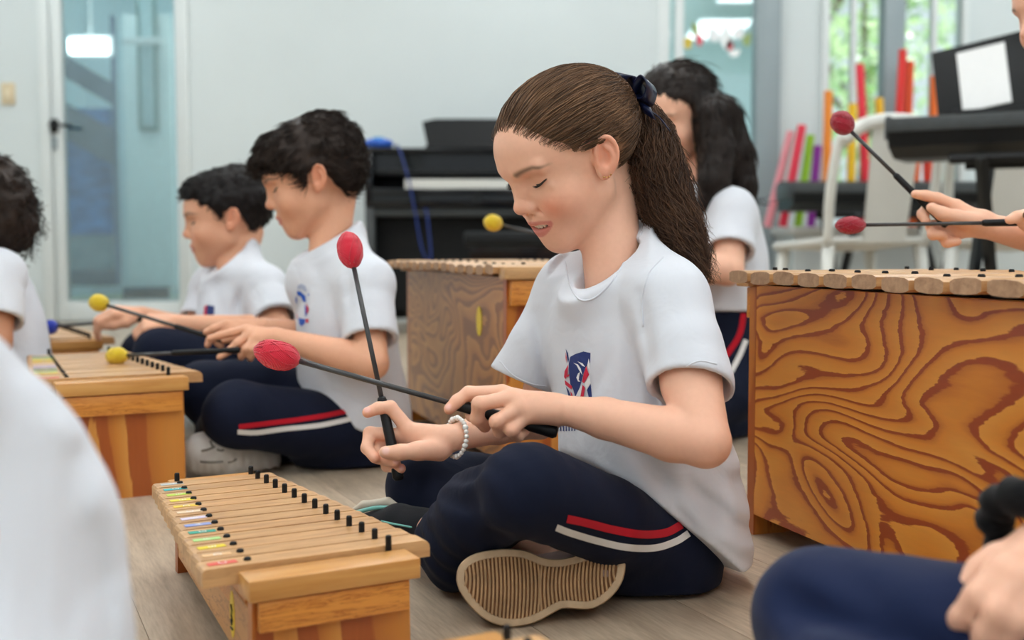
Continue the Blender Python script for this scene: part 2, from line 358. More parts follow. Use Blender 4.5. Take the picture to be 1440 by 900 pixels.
# --- teal glazed panel right of the plain wall
tp = thing('window_1', None, None, ((gx0 + gx1) / 2, YB, 0)); struct(tp); tp['label'] = 'teal tinted glazed panel with coloured stickers'
def tpart(name, px0, py0, px1, py1, y0, y1, mat, bev=.003):
    a = onY(px0, py0, YB); b = onY(px1, py1, YB); o = np.array([tp.location.x, YB, 0])
    return boxpart(name, np.array([a[0], YB + y0, a[2]]) - o, np.array([b[0], YB + y1, b[2]]) - o, mat, tp, bev)
tpart('frame_post', 1066, -240, 1090, 452, -.04, .08, M['grey_alu']); tpart('frame_post', 928, -240, 938, 452, -.01, .06, M['white_alu']); tpart('mullion', 952, -240, 958, 452, 0, .05, M['white_alu'])
tpart('pane', 938, -240, 1066, 452, .02, .03, M['teal_glass'], 0)
for k, (px, py, w, h, c) in enumerate([(968, 60, 6, 10, (216, 190, 70)), (978, 40, 4, 10, (150, 170, 90)), (984, 55, 5, 9, (222, 96, 110)), (1005, 48, 9, 9, (240, 244, 246)), (1022, 52, 8, 14, (244, 248, 248)), (1027, 62, 5, 7, (220, 90, 100)), (1040, 45, 8, 8, (246, 248, 250)), (1052, 55, 6, 9, (170, 190, 120)), (1034, 74, 8, 6, (248, 250, 250)), (940, 48, 4, 7, (236, 240, 244))]):
    a = onY(px, py, YB); m_ = MB(); n = 12; rx, rz_ = w * YB / F, h * YB / F
    ang = k * .7; m_.prism([(rx * (1 + .25 * math.sin(3 * t + ang)) * math.cos(t), rz_ * (1 + .25 * math.cos(2 * t + ang)) * math.sin(t)) for t in [2 * math.pi * i / n for i in range(n)]], 'y', 0, .003)
    o = m_.build('sticker', plain('sticker_%d' % k, srgb(*c), .4), tp); o.location = (a[0] - tp.location.x, .015, a[2])
# pale room behind that panel
struct(MB().box((gx0 - .6, YB + 1.6, 0), (gx1 + .25, YB + 1.7, ZC)).build('wall_side_room', plain('side_room_paint', srgb(206, 228, 228), .7, .02, 2)))

# --- window bay at the right: frames, mullions, panes
win = thing('window_2', None, None, ((wx0 + wx1) / 2, YB, 0)); struct(win); win['label'] = 'tall white framed windows looking out on trees'
def wpart(name, px0, z0, px1, z1, y0, y1, mat, bev=.003):
    o = np.array([win.location.x, YB, 0]); return boxpart(name, np.array([X6(px0), YB + y0, z0]) - o, np.array([X6(px1), YB + y1, z1]) - o, mat, win, bev)
wpart('frame_post', 1150, wz0, 1160, wz1, -.03, .09, M['white_alu']); wpart('frame_post', 1236, wz0, 1264, wz1, -.03, .09, M['grey_alu']); wpart('frame_post', 1344, wz0, 1352, wz1, -.03, .09, M['white_alu'])
for px in (1196, 1308): wpart('mullion', px - 4, wz0, px + 4, wz1, 0, .05, M['white_alu'])
wpart('sill', 1150, wz0 - .05, 1352, wz0, -.05, .09, M['white_alu']); wpart('transom', 1150, wz1 - .06, 1352, wz1, -.03, .09, M['white_alu'])
for a, b in ((1160, 1192), (1200, 1236), (1264, 1304), (1312, 1344)): wpart('pane', a, wz0, b, wz1, .02, .028, M['glass'], 0)

# --- ceiling lights (outside the frame, they light the room)
for i, x in enumerate((-2.2, 0.1, 2.4)):
    for j, y in enumerate((-1.4, 0.7, 2.8, 4.9)):
        t = thing('ceiling_light', 'square white ceiling light panel, one of the rows overhead', 'ceiling light', (x, y, ZC - .03), 0, 'ceiling light panels')
        boxpart('diffuser', (-.30, -.60, 0), (.30, .60, .02), M['panel_light'], t); fr = MB()
        for s in (-1, 1): fr.box((s * .30, -.64, -.005), (s * .34, .64, .03)); fr.box((-.30, s * .60, -.005), (.30, s * .64, .03))
        fr.build('frame', M['white_alu'], t)

# --- outside: lawn and trees behind the windows
struct(MB().box((-12, YB + 3.6, -.3), (20, YB + 30, -.2)).build('lawn', plain('lawn_green', srgb(120, 150, 80), .9, .3, 3)))
def leaf_mat(name, c1, c2):
    m, nt, b = new_mat(name); L = nt.links.new; oi = N(nt, 'ShaderNodeNewGeometry'); r = ramp(nt, [(0, c1), (1, c2)])
    L(oi.outputs['Random Per Island'], r.inputs[0]); L(r.outputs[0], b.inputs['Base Color']); b.inputs['Roughness'].default_value = .35
    tr = N(nt, 'ShaderNodeBsdfTranslucent'); L(r.outputs[0], tr.inputs[0]); ms = N(nt, 'ShaderNodeMixShader'); ms.inputs[0].default_value = .45
    L(b.outputs[0], ms.inputs[1]); L(tr.outputs[0], ms.inputs[2]); L(ms.outputs[0], nt.nodes['Material Output'].inputs['Surface']); return m
M['leaf'] = leaf_mat('tree_leaves', srgb(140, 186, 120), srgb(222, 238, 196))
M['bark'] = plain('tree_bark', srgb(110, 92, 72), .9, .3, 20, .4)
def tree(x, y, h, label, n=900):
    t = thing('tree', label, 'tree', (x, y, -.2), 0, 'trees outside the windows')
    mb = MB(); mb.tube([(0, 0, 0), (.05, 0, h * .35), (-.03, .05, h * .6)], [.12, .09, .05])
    for k in range(6):
        a = k * 1.1; mb.tube([(0, 0, h * (.3 + .05 * k)), (.7 * math.cos(a), .7 * math.sin(a), h * (.45 + .07 * k))], [.05, .02], 6)
    mb.build('trunk', M['bark'], t, smooth=True)
    vs = []; fs = []
    for k in range(n):
        d = nrm(RNG.normal(size=3)); c = d * np.array([1.5, 1.2, h * .42]) * (RNG.random() ** .4) + (0, 0, h * .62)
        u = nrm(RNG.normal(size=3)); v = nrm(np.cross(u, RNG.normal(size=3))); s = .05 + .07 * RNG.random(); i = len(vs)
        vs += [c - u * s, c + v * s * .45 + u * s * .1, c + u * s, c - v * s * .45 + u * s * .1]; fs.append((i, i + 1, i + 2, i + 3))
    o = link('foliage', mesh_from('foliage', vs, fs, False, M['leaf']), None, t); o['kind'] = 'stuff'
tree(2.3, 9.6, 3.6, 'leafy tree seen through the window beside the grey post', 800); tree(6.0, 10.2, 3.9, 'leafy tree seen past the far window behind the keyboard', 900); tree(4.1, 13.4, 4.6, 'taller leafy tree standing behind the two near trees', 1000)
# teal awning outside above the windows
aw = MB(); aw.box((1.3, YB + .5, 2.05), (4.2, YB + 1.6, 2.10)); tag(aw.build('awning', plain('teal_awning', srgb(60, 150, 146), .6)), 'teal awning outside above the windows', 'awning')

# --- low white ledge under the windows
lg = thing('window_ledge', 'low white bench running under the windows', 'bench', (2.3, 5.72, 0))
boxpart('ledge_top', (-.95, -.22, .46), (1.2, .27, .50), M['white_plastic'], lg, .004); boxpart('ledge_front', (-.93, -.18, 0), (1.18, -.15, .46), M['white_alu'], lg); boxpart('ledge_side', (-.93, -.15, 0), (-.90, .26, .46), M['white_alu'], lg)
# ================================================================ xylophones
TXT_CACHE = {}
def letter_mesh(ch):
    if ch not in TXT_CACHE:
        cu = bpy.data.curves.new('txt', 'FONT'); cu.body = ch; cu.size = 1.0; cu.align_x = 'CENTER'; cu.align_y = 'CENTER'
        o = bpy.data.objects.new('txt', cu); COL.objects.link(o); bpy.context.view_layer.update()
        me = o.evaluated_get(bpy.context.evaluated_depsgraph_get()).to_mesh()
        TXT_CACHE[ch] = ([v.co[:] for v in me.vertices], [tuple(p.vertices) for p in me.polygons])
        bpy.data.objects.remove(o); bpy.data.curves.remove(cu)
    return TXT_CACHE[ch]
M['white_print'] = plain('white_print', (0.85, 0.85, 0.85), .5, .01)
M['yellow_label'] = plain('yellow_label', srgb(238, 206, 40), .4, .03)
NOTE_COL = {'C': (226, 92, 80), 'D': (232, 190, 140), 'E': (236, 214, 50), 'F': (176, 220, 140), 'G': (30, 160, 140), 'A': (140, 160, 220), 'B': (222, 212, 236), 'c': (236, 210, 180), 'd': (238, 206, 70), 'e': (238, 224, 70), 'f': (190, 220, 80), 'g': (40, 180, 190), 'a': (190, 196, 200)}
for k, c in NOTE_COL.items(): M['note_' + k] = plain('note_sticker_' + k, srgb(*c), .45, .04)
def peg_mesh(r, h):
    mb = MB(); mb.tube([(0, 0, -.02), (0, 0, h - r * .4), (0, 0, h)], [r, r, r * .75], 8); return mb
def xylophone(name, label, loc, rotz, P):
    """local frame: x across (along the bars), y along the instrument, z up; origin on the floor under the near end"""
    t = thing(name, label, 'xylophone', loc, rotz, P.get('group'))
    L_, zt = P['L'], P['zt']; w0, w1 = P['w0'], P['w1']; bt = P['bt']; nb = P['n']; gap = P['gap']; th = P.get('th', .014)
    capz = zt - P.get('capdrop', 0.0); ct = P['ct']
    W_ = lambda y: w0 + (w1 - w0) * y / L_
    zs = capz - ct
    # end panels stand on the floor, side panels hang between them
    for y, nm, s in ((0, 'end_panel', -1), (L_, 'end_panel', 1)):
        hw = W_(y) / 2 - P['inset']; sp_ = P.get('splay', .0)
        mb = MB(); mb.prism([(-hw - sp_, 0), (hw + sp_, 0), (hw, zs), (-hw, zs)], 'y', y if s < 0 else y - th, y + th if s < 0 else y)
        mb.build('end_panel', P['m_end'], t)
        cl = MB(); hw2 = hw - P.get('cl_in', .004); cl.box((-hw2, y - s * -.001 if s > 0 else y - P['cl_t'], zs - P['cl_h']), (hw2, y + P['cl_t'] if s > 0 else y, zs - .0015), .0015)
        cl.build('cleat', P['m_cleat'], t, angle=35)
        cw = W_(y) / 2; cy0, cy1 = (y - P['cap_o'], y + P['cap_w']) if s < 0 else (y - P['cap_w'], y + P['cap_o'])
        boxpart('end_board', (-cw, cy0, zs), (cw, cy1, capz), P['m_cap'], t, .0018)
    for s in (-1, 1):
        mb = MB(); x0 = s * (W_(0) / 2 - P['inset']); x1 = s * (W_(L_) / 2 - P['inset'])
        y0, y1 = th + .0005, L_ - th - .0005; z0, z1 = gap, zt - bt - P['rail']
        vs = [(x0, y0, z0), (x1, y1, z0), (x1, y1, z1), (x0, y0, z1)]; vs += [(x - s * th, y, z) for x, y, z in vs]
        fs = [(0, 1, 2, 3), (7, 6, 5, 4), (0, 4, 5, 1), (1, 5, 6, 2), (2, 6, 7, 3), (3, 7, 4, 0)]
        if s > 0: fs = [f[::-1] for f in fs]
        mb.add(vs, fs).build('side_panel', P['m_side'], t)
        # felt rail carrying the bars
        rr = MB(); n0, n1 = [P['node'] * P['b0'], P['node'] * P['b1']]
        rr.tube([(s * n0, P['bar0'], zt - bt - .004), (s * n1, P['bar0'] + P['pitch'] * nb, zt - bt - .004)], .0036, 6).build('felt_rail', M['black_rubber'], t)
        ra = MB(); ra.add([(s * n0 - .006, P['bar0'], z1 - .02), (s * n0 + .006, P['bar0'], z1 - .02), (s * n0 + .006, P['bar0'], zt - bt - .006), (s * n0 - .006, P['bar0'], zt - bt - .006), (s * n1 - .006, P['bar0'] + P['pitch'] * nb, z1 - .02), (s * n1 + .006, P['bar0'] + P['pitch'] * nb, z1 - .02), (s * n1 + .006, P['bar0'] + P['pitch'] * nb, zt - bt - .006), (s * n1 - .006, P['bar0'] + P['pitch'] * nb, zt - bt - .006)],
            [(0, 1, 2, 3), (7, 6, 5, 4), (0, 4, 5, 1), (1, 5, 6, 2), (2, 6, 7, 3), (3, 7, 4, 0)]); ra.build('bar_rail', P['m_cleat'], t)
    peg = None; pin = None
    for i in range(nb):
        u = (i + .5) / nb; y = P['bar0'] + P['pitch'] * (i + .5); bl = P['b0'] + (P['b1'] - P['b0']) * u; bw = P['pitch'] - P['bgap'] - (P.get('bwvar', 0) * RNG.random())
        dz = P.get('dz', 0) * (RNG.random() - .5); tilt = P.get('tilt', 0) * (RNG.random() - .5)
        mb = MB(); hb, hl = bw / 2, bl / 2
        if P['lens']:       # thick bars, lens shaped in section, dark gap between
            prof = [(-hb, -bt * .30), (-hb, bt * .30), (-hb * .70, bt * .45), (0, bt * .5), (hb * .70, bt * .45), (hb, bt * .30), (hb, -bt * .30), (hb * .70, -bt * .45), (0, -bt * .5), (-hb * .70, -bt * .45)]
            n = len(prof); vs = [(-hl, p, q) for p, q in prof] + [(hl, p, q) for p, q in prof]
            mb.add(vs, [(k, k + n, (k + 1) % n + n, (k + 1) % n) for k in range(n)]); mb.mi = 1; mb.add(vs, [tuple(range(n)), tuple(range(2 * n - 1, n - 1, -1))])
        else:               # flat bars with eased ends
            prof = [(-hl, -bt / 2), (-hl, bt * .30), (-hl + bt * .10, bt * .45), (-hl + bt * .28, bt / 2), (hl - bt * .5, bt / 2), (hl - bt * .18, bt * .42), (hl - bt * .04, bt * .25), (hl, 0), (hl, -bt / 2)]
            n = len(prof); vs = [(p, -hb, q) for p, q in prof] + [(p, hb, q) for p, q in prof]
            mb.add(vs, [(k, (k + 1) % n, (k + 1) % n + n, k + n) for k in range(n)] + [tuple(range(n - 1, -1, -1)), tuple(range(n, 2 * n))])
        bar = mb.build('bar', [P['m_bar'], P.get('m_barend', P['m_bar'])], t); bar.location = (P.get('boff', 0), y, zt - bt / 2 + dz); bar.rotation_euler = (tilt, 0, 0)
        if P.get('notes') and i < len(P['notes']):
            ch = P['notes'][i]; sk = MB(); sw_, sh = P['stk']; sk.box((-sw_ / 2, -sh / 2, 0), (sw_ / 2, sh / 2, .0004)); lv, lf = letter_mesh(ch.upper()); sk.mi = 1
            rl = random.Random(i); sk.add([(-v[1] * .011 + .001, v[0] * .011, .0006) for v in lv], lf)
            so = sk.build('note_sticker', [M['note_' + ch], M['white_print']], bar); so.location = (-hl + sw_ / 2 + .008, 0, bt / 2 + .0002); so.rotation_euler = (0, 0, (rl.random() - .5) * .14)
        nx = P['node'] * bl
        if pin is None:
            pin = peg_mesh(P['pegr'] * 1.15, P['pinh']).build('pin', M['black_rubber'], t); peg = peg_mesh(P['pegr'], P['pegh']).build('peg', M['black_rubber'], t); q, p = pin, peg
        else: q = copy_part(pin, t); p = copy_part(peg, t)
        q.location = (-nx, y, zt + dz); p.location = (nx, y - P['pitch'] / 2, zt)
        if i == nb - 1: copy_part(peg, t, (nx, y + P['pitch'] / 2, zt)); copy_part(peg, t, (-nx, y + P['pitch'] / 2, zt))
    return t
SOPR = dict(L=.455, zt=.117, w0=.165, w1=.105, bt=.017, n=13, gap=.022, inset=.006, splay=.001, ct=.020, capdrop=.003, cap_o=.014, cap_w=.024, cl_h=.030, cl_t=.010, rail=.018, node=.30, b0=.228, b1=.152, bar0=.030, pitch=.0315, bgap=.0032, bwvar=0, lens=False,
            m_end=M['body'], m_side=M['side'], m_cleat=M['cleat'], m_cap=M['cap'], m_bar=M['bar'], notes='CDEFGABcdefga', stk=(.027, .0095), pegr=.0032, pegh=.0105, pinh=.0028, dz=.0006)
ALTO = dict(SOPR, L=.50, zt=.197, w0=.205, w1=.14, b0=.275, b1=.19, gap=.045, cl_h=.034, ct=.022, node=.29, pitch=.0345, bt=.018, stk=(.038, .011))
BASS = dict(L=.78, zt=.376, w0=.36, w1=.30, bt=.0175, n=14, gap=.030, inset=.010, ct=.022, capdrop=.002, cap_o=.022, cap_w=.012, cl_h=.045, cl_t=.016, rail=.004, node=.30, b0=.37, b1=.43, bar0=.014, pitch=.0535, bgap=.004, bwvar=.004, lens=True, dz=.003, tilt=.10,
            m_end=M['body'], m_side=M['swirl'], m_cleat=M['cleat'], m_cap=M['bar'], m_bar=M['bar'], m_barend=M['bar_end'], pegr=.0035, pegh=.0035, pinh=.003, th=.018, splay=0.0)
A28 = math.radians(28.6)
ax = np.array([-math.sin(A28), math.cos(A28)]); ux = np.array([math.cos(A28), math.sin(A28)])
# front instrument: middle of its near end board
c0 = (onZ(352.5, 819, .114)[:2] + onZ(590, 784, .114)[:2]) / 2 + ax * .014
X1 = xylophone('xylophone', 'small wooden xylophone with coloured note stickers, in front of the girl with the ponytail', (*c0, 0), A28, SOPR)
# yellow oval maker's label on its near side panel and the bass one
def oval_label(parent, loc, rot, w, h, mark=True):
    mb = MB(); n = 28; mb.prism([(w / 2 * math.cos(2 * math.pi * k / n), h / 2 * math.sin(2 * math.pi * k / n)) for k in range(n)], 'y', -.0005, 0.0)
    if mark:
        mb.mi = 1
        mb.tube([(-.10 * w, -.0008, .20 * h), (.12 * w, -.0008, .10 * h), (-.04 * w, -.0008, -.02 * h), (.16 * w, -.0008, -.12 * h), (0, -.0008, -.22 * h), (-.16 * w, -.0008, -.12 * h)], .0010, 5)
        mb.tube([(-.2 * w, -.0008, -.30 * h), (.2 * w, -.0008, -.30 * h)], .0012, 5)
    o = mb.build('oval_label', [M['yellow_label'], M['black_plastic']], parent); o.location = loc; o.rotation_euler = rot; return o
slope = math.atan((SOPR['w0'] - SOPR['w1']) / 2 / SOPR['L'])
oval_label(X1, (-(SOPR['w0'] / 2 - SOPR['inset']) - .0006 + .088 * math.tan(slope), .088, .054), (0, 0, -math.pi / 2 - slope), .022, .046)
c1 = onZ(265.5, 529, .195)[:2] - ux * .1025 + ax * .014
X2 = xylophone('xylophone', 'alto wooden xylophone in front of the boy in white shoes', (*c1, 0), A28, ALTO)
c2 = onZ(145, 477, .195)[:2] - ux * .1025 + ax * .014
X3 = xylophone('xylophone', 'farthest wooden xylophone, in front of the short-haired boy', (*c2, 0), A28, dict(ALTO))
# two bass instruments, figured plywood boxes
AB = math.atan2(.316, .949); axb = np.array([-math.sin(AB), math.cos(AB)]); uxb = np.array([math.cos(AB), math.sin(AB)])
cr = onZ(1050, 748)[:2]                                  # far corner of the visible long panel
hwf = BASS['w1'] / 2 - BASS['inset']
BR = dict(BASS, w0=BASS['w1'], b0=.315, b1=.37, boff=0)
org = cr + uxb * hwf - axb * BR['L']
X4 = xylophone('bass_xylophone', 'big bass xylophone of figured orange plywood at the edge of the picture', (*org, 0), AB, BR)
cr2 = np.array([-.245, 2.655])
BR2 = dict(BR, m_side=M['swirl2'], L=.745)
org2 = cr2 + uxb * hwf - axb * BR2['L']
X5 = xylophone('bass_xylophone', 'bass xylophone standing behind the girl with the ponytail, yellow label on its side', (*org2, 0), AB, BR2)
oval_label(X5, (-hwf - .0006, .16, .27), (0, 0, -math.pi / 2), .035, .055, False)
kb = MB(); kb.tube([(.05, -.016, .30), (.05, -.035, .30)], [.012, .016], 14); kb.build('knob', M['bar'], X5, smooth=True)
# corner of another small instrument at the lower picture edge
c6 = onZ(697, 886, .114)[:2]
X6_ = xylophone('xylophone', 'xylophone mostly below the picture edge, only a corner of its end board showing', (*(c6 - ux * (.105 / 2) - ax * (SOPR['L'] + .014)), 0), A28, dict(SOPR, notes=None))

# ================================================================ mallets
def yarn_mat(name, c):
    m, nt, b = new_mat(name); L = nt.links.new; tc = N(nt, 'ShaderNodeTexCoord')
    wv = N(nt, 'ShaderNodeTexWave', i_Scale=260.0, i_Distortion=3.0, i_Detail=2.0); wv.bands_direction = 'DIAGONAL'; L(tc.outputs['Object'], wv.inputs[0])
    r = ramp(nt, [(0, tuple(x * .78 for x in c)), (1, c)]); L(wv.outputs['Fac'], r.inputs[0]); L(r.outputs[0], b.inputs['Base Color']); b.inputs['Roughness'].default_value = .85; b.inputs['Sheen Weight'].default_value = .4
    bp = N(nt, 'ShaderNodeBump', i_Strength=.6, i_Distance=.001); L(wv.outputs['Fac'], bp.inputs['Height']); L(bp.outputs[0], b.inputs['Normal']); return m
M['yarn_red'] = yarn_mat('red_yarn', srgb(236, 30, 62)); M['yarn_dred'] = yarn_mat('crimson_yarn', srgb(176, 14, 48)); M['yarn_yellow'] = yarn_mat('yellow_yarn', srgb(242, 208, 30)); M['yarn_blue'] = yarn_mat('blue_yarn', srgb(28, 62, 200))
M['shaft'] = plain('grey_fibre_shaft', srgb(62, 62, 64), .35, .15, 40)
def mallet(label, tip, end, yarn, hl=.056, hr=.0175, r=.0030, grip=.36, gr=.0062, group='yarn mallets'):
    tip = np.asarray(tip, float); end = np.asarray(end, float); d = nrm(end - tip); Ln = np.linalg.norm(end - tip)
    t = thing('mallet', label, 'mallet', tuple(tip), 0, group)
    mb = MB(); n = 16; pts = []; rs = []
    for i in range(n + 1):
        u = i / n; s = (u - .5) * 2
        prof = (1 - abs(s) ** 2.3) ** .62 if abs(s) < 1 else 0
        wob = 1 + .035 * math.sin(9 * u * math.pi) + .02 * math.sin(23 * u)
        pts.append(d * (u * hl)); rs.append(max(.0022, hr * prof * wob))
    mb.tube(pts, rs, 18)
    for k in range(16):    # yarn windings standing proud
        a0 = RNG.random() * 6.28; pp = []; e1 = nrm(np.cross(d, [.3, .2, .9])); e2 = np.cross(d, e1)
        for j in range(9):
            u = .08 + .84 * j / 8; s = (u - .5) * 2; rr = hr * (1 - abs(s) ** 2.3) ** .62 + .0002; a = a0 + 1.5 * u * (1 if k % 2 else -1); pp.append(d * u * hl + rr * (math.cos(a) * e1 + math.sin(a) * e2))
        mb.tube(pp, .0006, 4)
    mb.build('head', yarn, t, smooth=True)
    MB().tube([d * hl * .8, d * (Ln * (1 - grip))], r, 10).build('shaft', M['shaft'], t, smooth=True)
    g0 = Ln * (1 - grip); MB().tube([d * g0, d * (g0 + .004), d * (Ln - .02), d * (Ln - .004), d * Ln], [gr * .8, gr, gr * 1.1, gr * 1.2, gr * .8], 12).build('grip', M['black_rubber'], t, smooth=True)
    return t
# ================================================================ digital piano against the back wall
YP = 5.30
def PX(px): return float(onY(px, 345, YP)[0])
def PZ(py): return float(onY(720, py, YP)[2])
pl, pr_ = PX(514), PX(514) + 1.40
pn = thing('digital_piano', 'black upright digital piano with a raised music rest against the white wall', 'piano', ((pl + pr_) / 2, YP, 0))
hw = (pr_ - pl) / 2
zt_ = PZ(207); zk = PZ(252)
boxpart('top_lid', (-hw, .02, zt_ - .022), (hw, .36, zt_), M['black_gloss'], pn, .004)
boxpart('upper_panel', (-hw + .03, .10, PZ(240)), (hw - .03, .14, zt_ - .022), M['black_gloss'], pn)
boxpart('back_panel', (-hw + .02, .33, .05), (hw - .02, .36, zt_ - .022), M['black_plastic'], pn)
for s in (-1, 1):
    boxpart('cheek', (s * hw, -.02, PZ(292)), (s * (hw - .035), .34, zt_ - .023), M['black_gloss'], pn, .004)
    boxpart('leg', (s * (hw - .002), -.03, 0), (s * (hw - .045), .03, PZ(292)), M['dark_grey'], pn, .004); boxpart('foot', (s * (hw - .002), -.06, 0), (s * (hw - .04), .34, .05), M['black_plastic'], pn, .004)
    boxpart('side_panel', (s * (hw - .006), .05, .05), (s * (hw - .034), .33, PZ(292)), M['black_gloss'], pn)
boxpart('fallboard', (-hw + .036, .02, PZ(246)), (hw - .036, .10, PZ(238)), M['black_plastic'], pn, .003)
boxpart('key_bed', (-hw + .036, -.05, PZ(292)), (hw - .036, .34, PZ(270)), M['black_gloss'], pn, .003)
boxpart('key_slip', (-hw + .036, -.06, PZ(274)), (hw - .036, -.045, PZ(266)), M['black_gloss'], pn, .002)
kw = MB(); x = -hw + .19
while x < hw - .12: kw.box((x, -.055, PZ(266)), (x + .0222, .10, PZ(253))); x += .0232
kw.build('white_keys', M['white_plastic'], pn); bk = MB(); x = -hw + .19 + .016; i = 0
while x < hw - .13:
    if i % 7 not in (2, 6): bk.box((x, .0, PZ(253)), (x + .011, .10, PZ(250)))
    x += .0232; i += 1
bk.build('black_keys', M['black_plastic'], pn)
boxpart('lower_panel', (-hw + .036, .18, .1), (hw - .036, .2, PZ(292)), M['black_plastic'], pn); boxpart('stretcher', (-hw + .036, -.02, PZ(304)), (hw - .036, .10, PZ(293)), M['dark_grey'], pn, .004)
mr = MB(); x0, x1 = PX(590) - pn.location.x, PX(744) - pn.location.x
z0, z1 = zt_, PZ(160); prof = [(x0 + .03, 0), (x1 - .03, 0), (x1, z1 - z0 - .015), (x1 - .06, z1 - z0), (x0 + .06, z1 - z0), (x0, z1 - z0 - .015)]
mr.prism(prof, 'y', 0, .012); mo = mr.build('music_rest', M['black_plastic'], pn); mo.location = (0, .16, z0 + .002); mo.rotation_euler = (-.22, 0, 0)
boxpart('rest_lip', (x0 + .02, .11, z0), (x1 - .02, .16, z0 + .018), M['black_plastic'], pn, .003)
# bench in front of it
bn = thing('piano_bench', 'low black piano bench in front of the piano', 'bench', (*onY(722, 345, 4.75)[:2], 0))
zb = float(onY(720, 326, 4.75)[2]); boxpart('seat', (-.2, -.16, zb - .06), (.28, .16, zb), M['black_plastic'], bn, .012); boxpart('apron', (-.18, -.14, zb - .15), (.26, .14, zb - .06), M['black_gloss'], bn)
for sx in (-.17, .22):
    for sy in (-.13, .10): boxpart('leg', (sx, sy, 0), (sx + .035, sy + .035, zb - .06), M['black_plastic'], bn)
M['blue_plastic'] = plain('blue_plastic', srgb(24, 88, 190), .3, .15, 30); M['sky_plastic'] = plain('sky_blue_plastic', srgb(40, 150, 200), .25, .1, 30)
rb = thing('tape_roll', 'roll of blue tape on top of the piano', 'tape', (PX(530), YP + .1, zt_ + .001))
mb = MB(); mb.tube([(.05 * math.cos(a), .05 * math.sin(a), .022) for a in np.linspace(0, 2 * math.pi, 25)[:-1]], .021, 10, closed=True); mb.build('tape', M['blue_plastic'], rb, smooth=True)
mb = MB(); mb.tube([(.02 * math.cos(a), .02 * math.sin(a), .04) for a in np.linspace(0, 2 * math.pi, 17)[:-1]], .014, 8, closed=True); mb.build('core', M['sky_plastic'], rb, smooth=True)
cb_ = MB(); cb_.tube(smooth_path([onY(556, 206, 5.36), onY(561, 208, 5.25), onY(574, 250, 5.21), onY(584, 300, 5.21), onY(594, 352, 5.2), onY(606, 365, 5.2), onY(600, 300, 5.215), onY(597, 295, 5.26)]), .005, 8)
tag(cb_.build('cable', plain('dark_blue_cable', srgb(20, 48, 120), .5), smooth=True), 'blue cable hanging down the front of the piano', 'cable')

# ================================================================ white plastic chairs
def mono_chair(label, loc, rz):
    t = thing('plastic_chair', label, 'chair', loc, rz, 'white plastic chairs')
    m = M['white_plastic']
    mb = MB(); S = []        # dished seat
    n = 8
    for i in range(n + 1):
        for j in range(n + 1):
            u, v = i / n * 2 - 1, j / n * 2 - 1; S.append((u * .22 * (1 - .06 * v), v * .21, .43 - .018 * (1 - u * u) * (1 - v * v) + .012 * v))
    fs = [(i * (n + 1) + j, (i + 1) * (n + 1) + j, (i + 1) * (n + 1) + j + 1, i * (n + 1) + j + 1) for i in range(n) for j in range(n)]
    k = len(S); mb.add(S + [(x, y, z - .025) for x, y, z in S], fs + [tuple(q + k for q in f[::-1]) for f in fs] + [(a * (n + 1) + b, a2 * (n + 1) + b2, a2 * (n + 1) + b2 + k, a * (n + 1) + b + k) for a, b, a2, b2 in [(i + 1, 0, i, 0) for i in range(n)] + [(i, n, i + 1, n) for i in range(n)] + [(0, j, 0, j + 1) for j in range(n)] + [(n, j + 1, n, j) for j in range(n)]])
    mb.build('seat', m, t, smooth=True)
    for sx in (-1, 1):
        for sy in (-1, 1):
            MB().tube([(sx * .19, sy * .18, .42), (sx * .225, sy * .22, 0)], [.026, .017], 8).build('leg', m, t, smooth=True)
        MB().tube(smooth_path([(sx * .20, .19, .41), (sx * .215, .235, .62), (sx * .20, .275, .80), (sx * .15, .285, .845)], 5), .020, 8).build('back_post', m, t, smooth=True)
    def slat(x0, x1, za, zb, nm):
        mb = MB(); V = []; nx, nz = 4, 8
        for i in range(nx + 1):
            for j in range(nz + 1):
                x = x0 + (x1 - x0) * i / nx; q = j / nz; z = za + (zb - za) * q; V.append((x * (1 - .1 * (1 - q)), .215 + .075 * q + .05 * (1 - (x / .2) ** 2) * .6, z))
        fs = [(i * (nz + 1) + j, (i + 1) * (nz + 1) + j, (i + 1) * (nz + 1) + j + 1, i * (nz + 1) + j + 1) for i in range(nx) for j in range(nz)]; k = len(V)
        mb.add(V + [(x, y + .012, z) for x, y, z in V], fs + [tuple(q + k for q in f[::-1]) for f in fs]); mb.build(nm, m, t, smooth=True)
    slat(-.095, .095, .42, .84, 'back_slat'); 
    MB().tube(smooth_path([(-.20, .28, .79), (-.12, .315, .85), (0, .33, .865), (.12, .315, .85), (.20, .28, .79)], 5), .026, 8).build('top_rail', m, t, smooth=True)
    return t
pc = onY(1196, 340, 4.50); mono_chair('white plastic chair with its back to the camera, in front of the bright tubes', (pc[0], pc[1], 0), math.pi + .22)
pc = onY(1412, 340, 4.50); mono_chair('white plastic chair half hidden below the black keyboard', (pc[0], pc[1], 0), math.pi - .35)

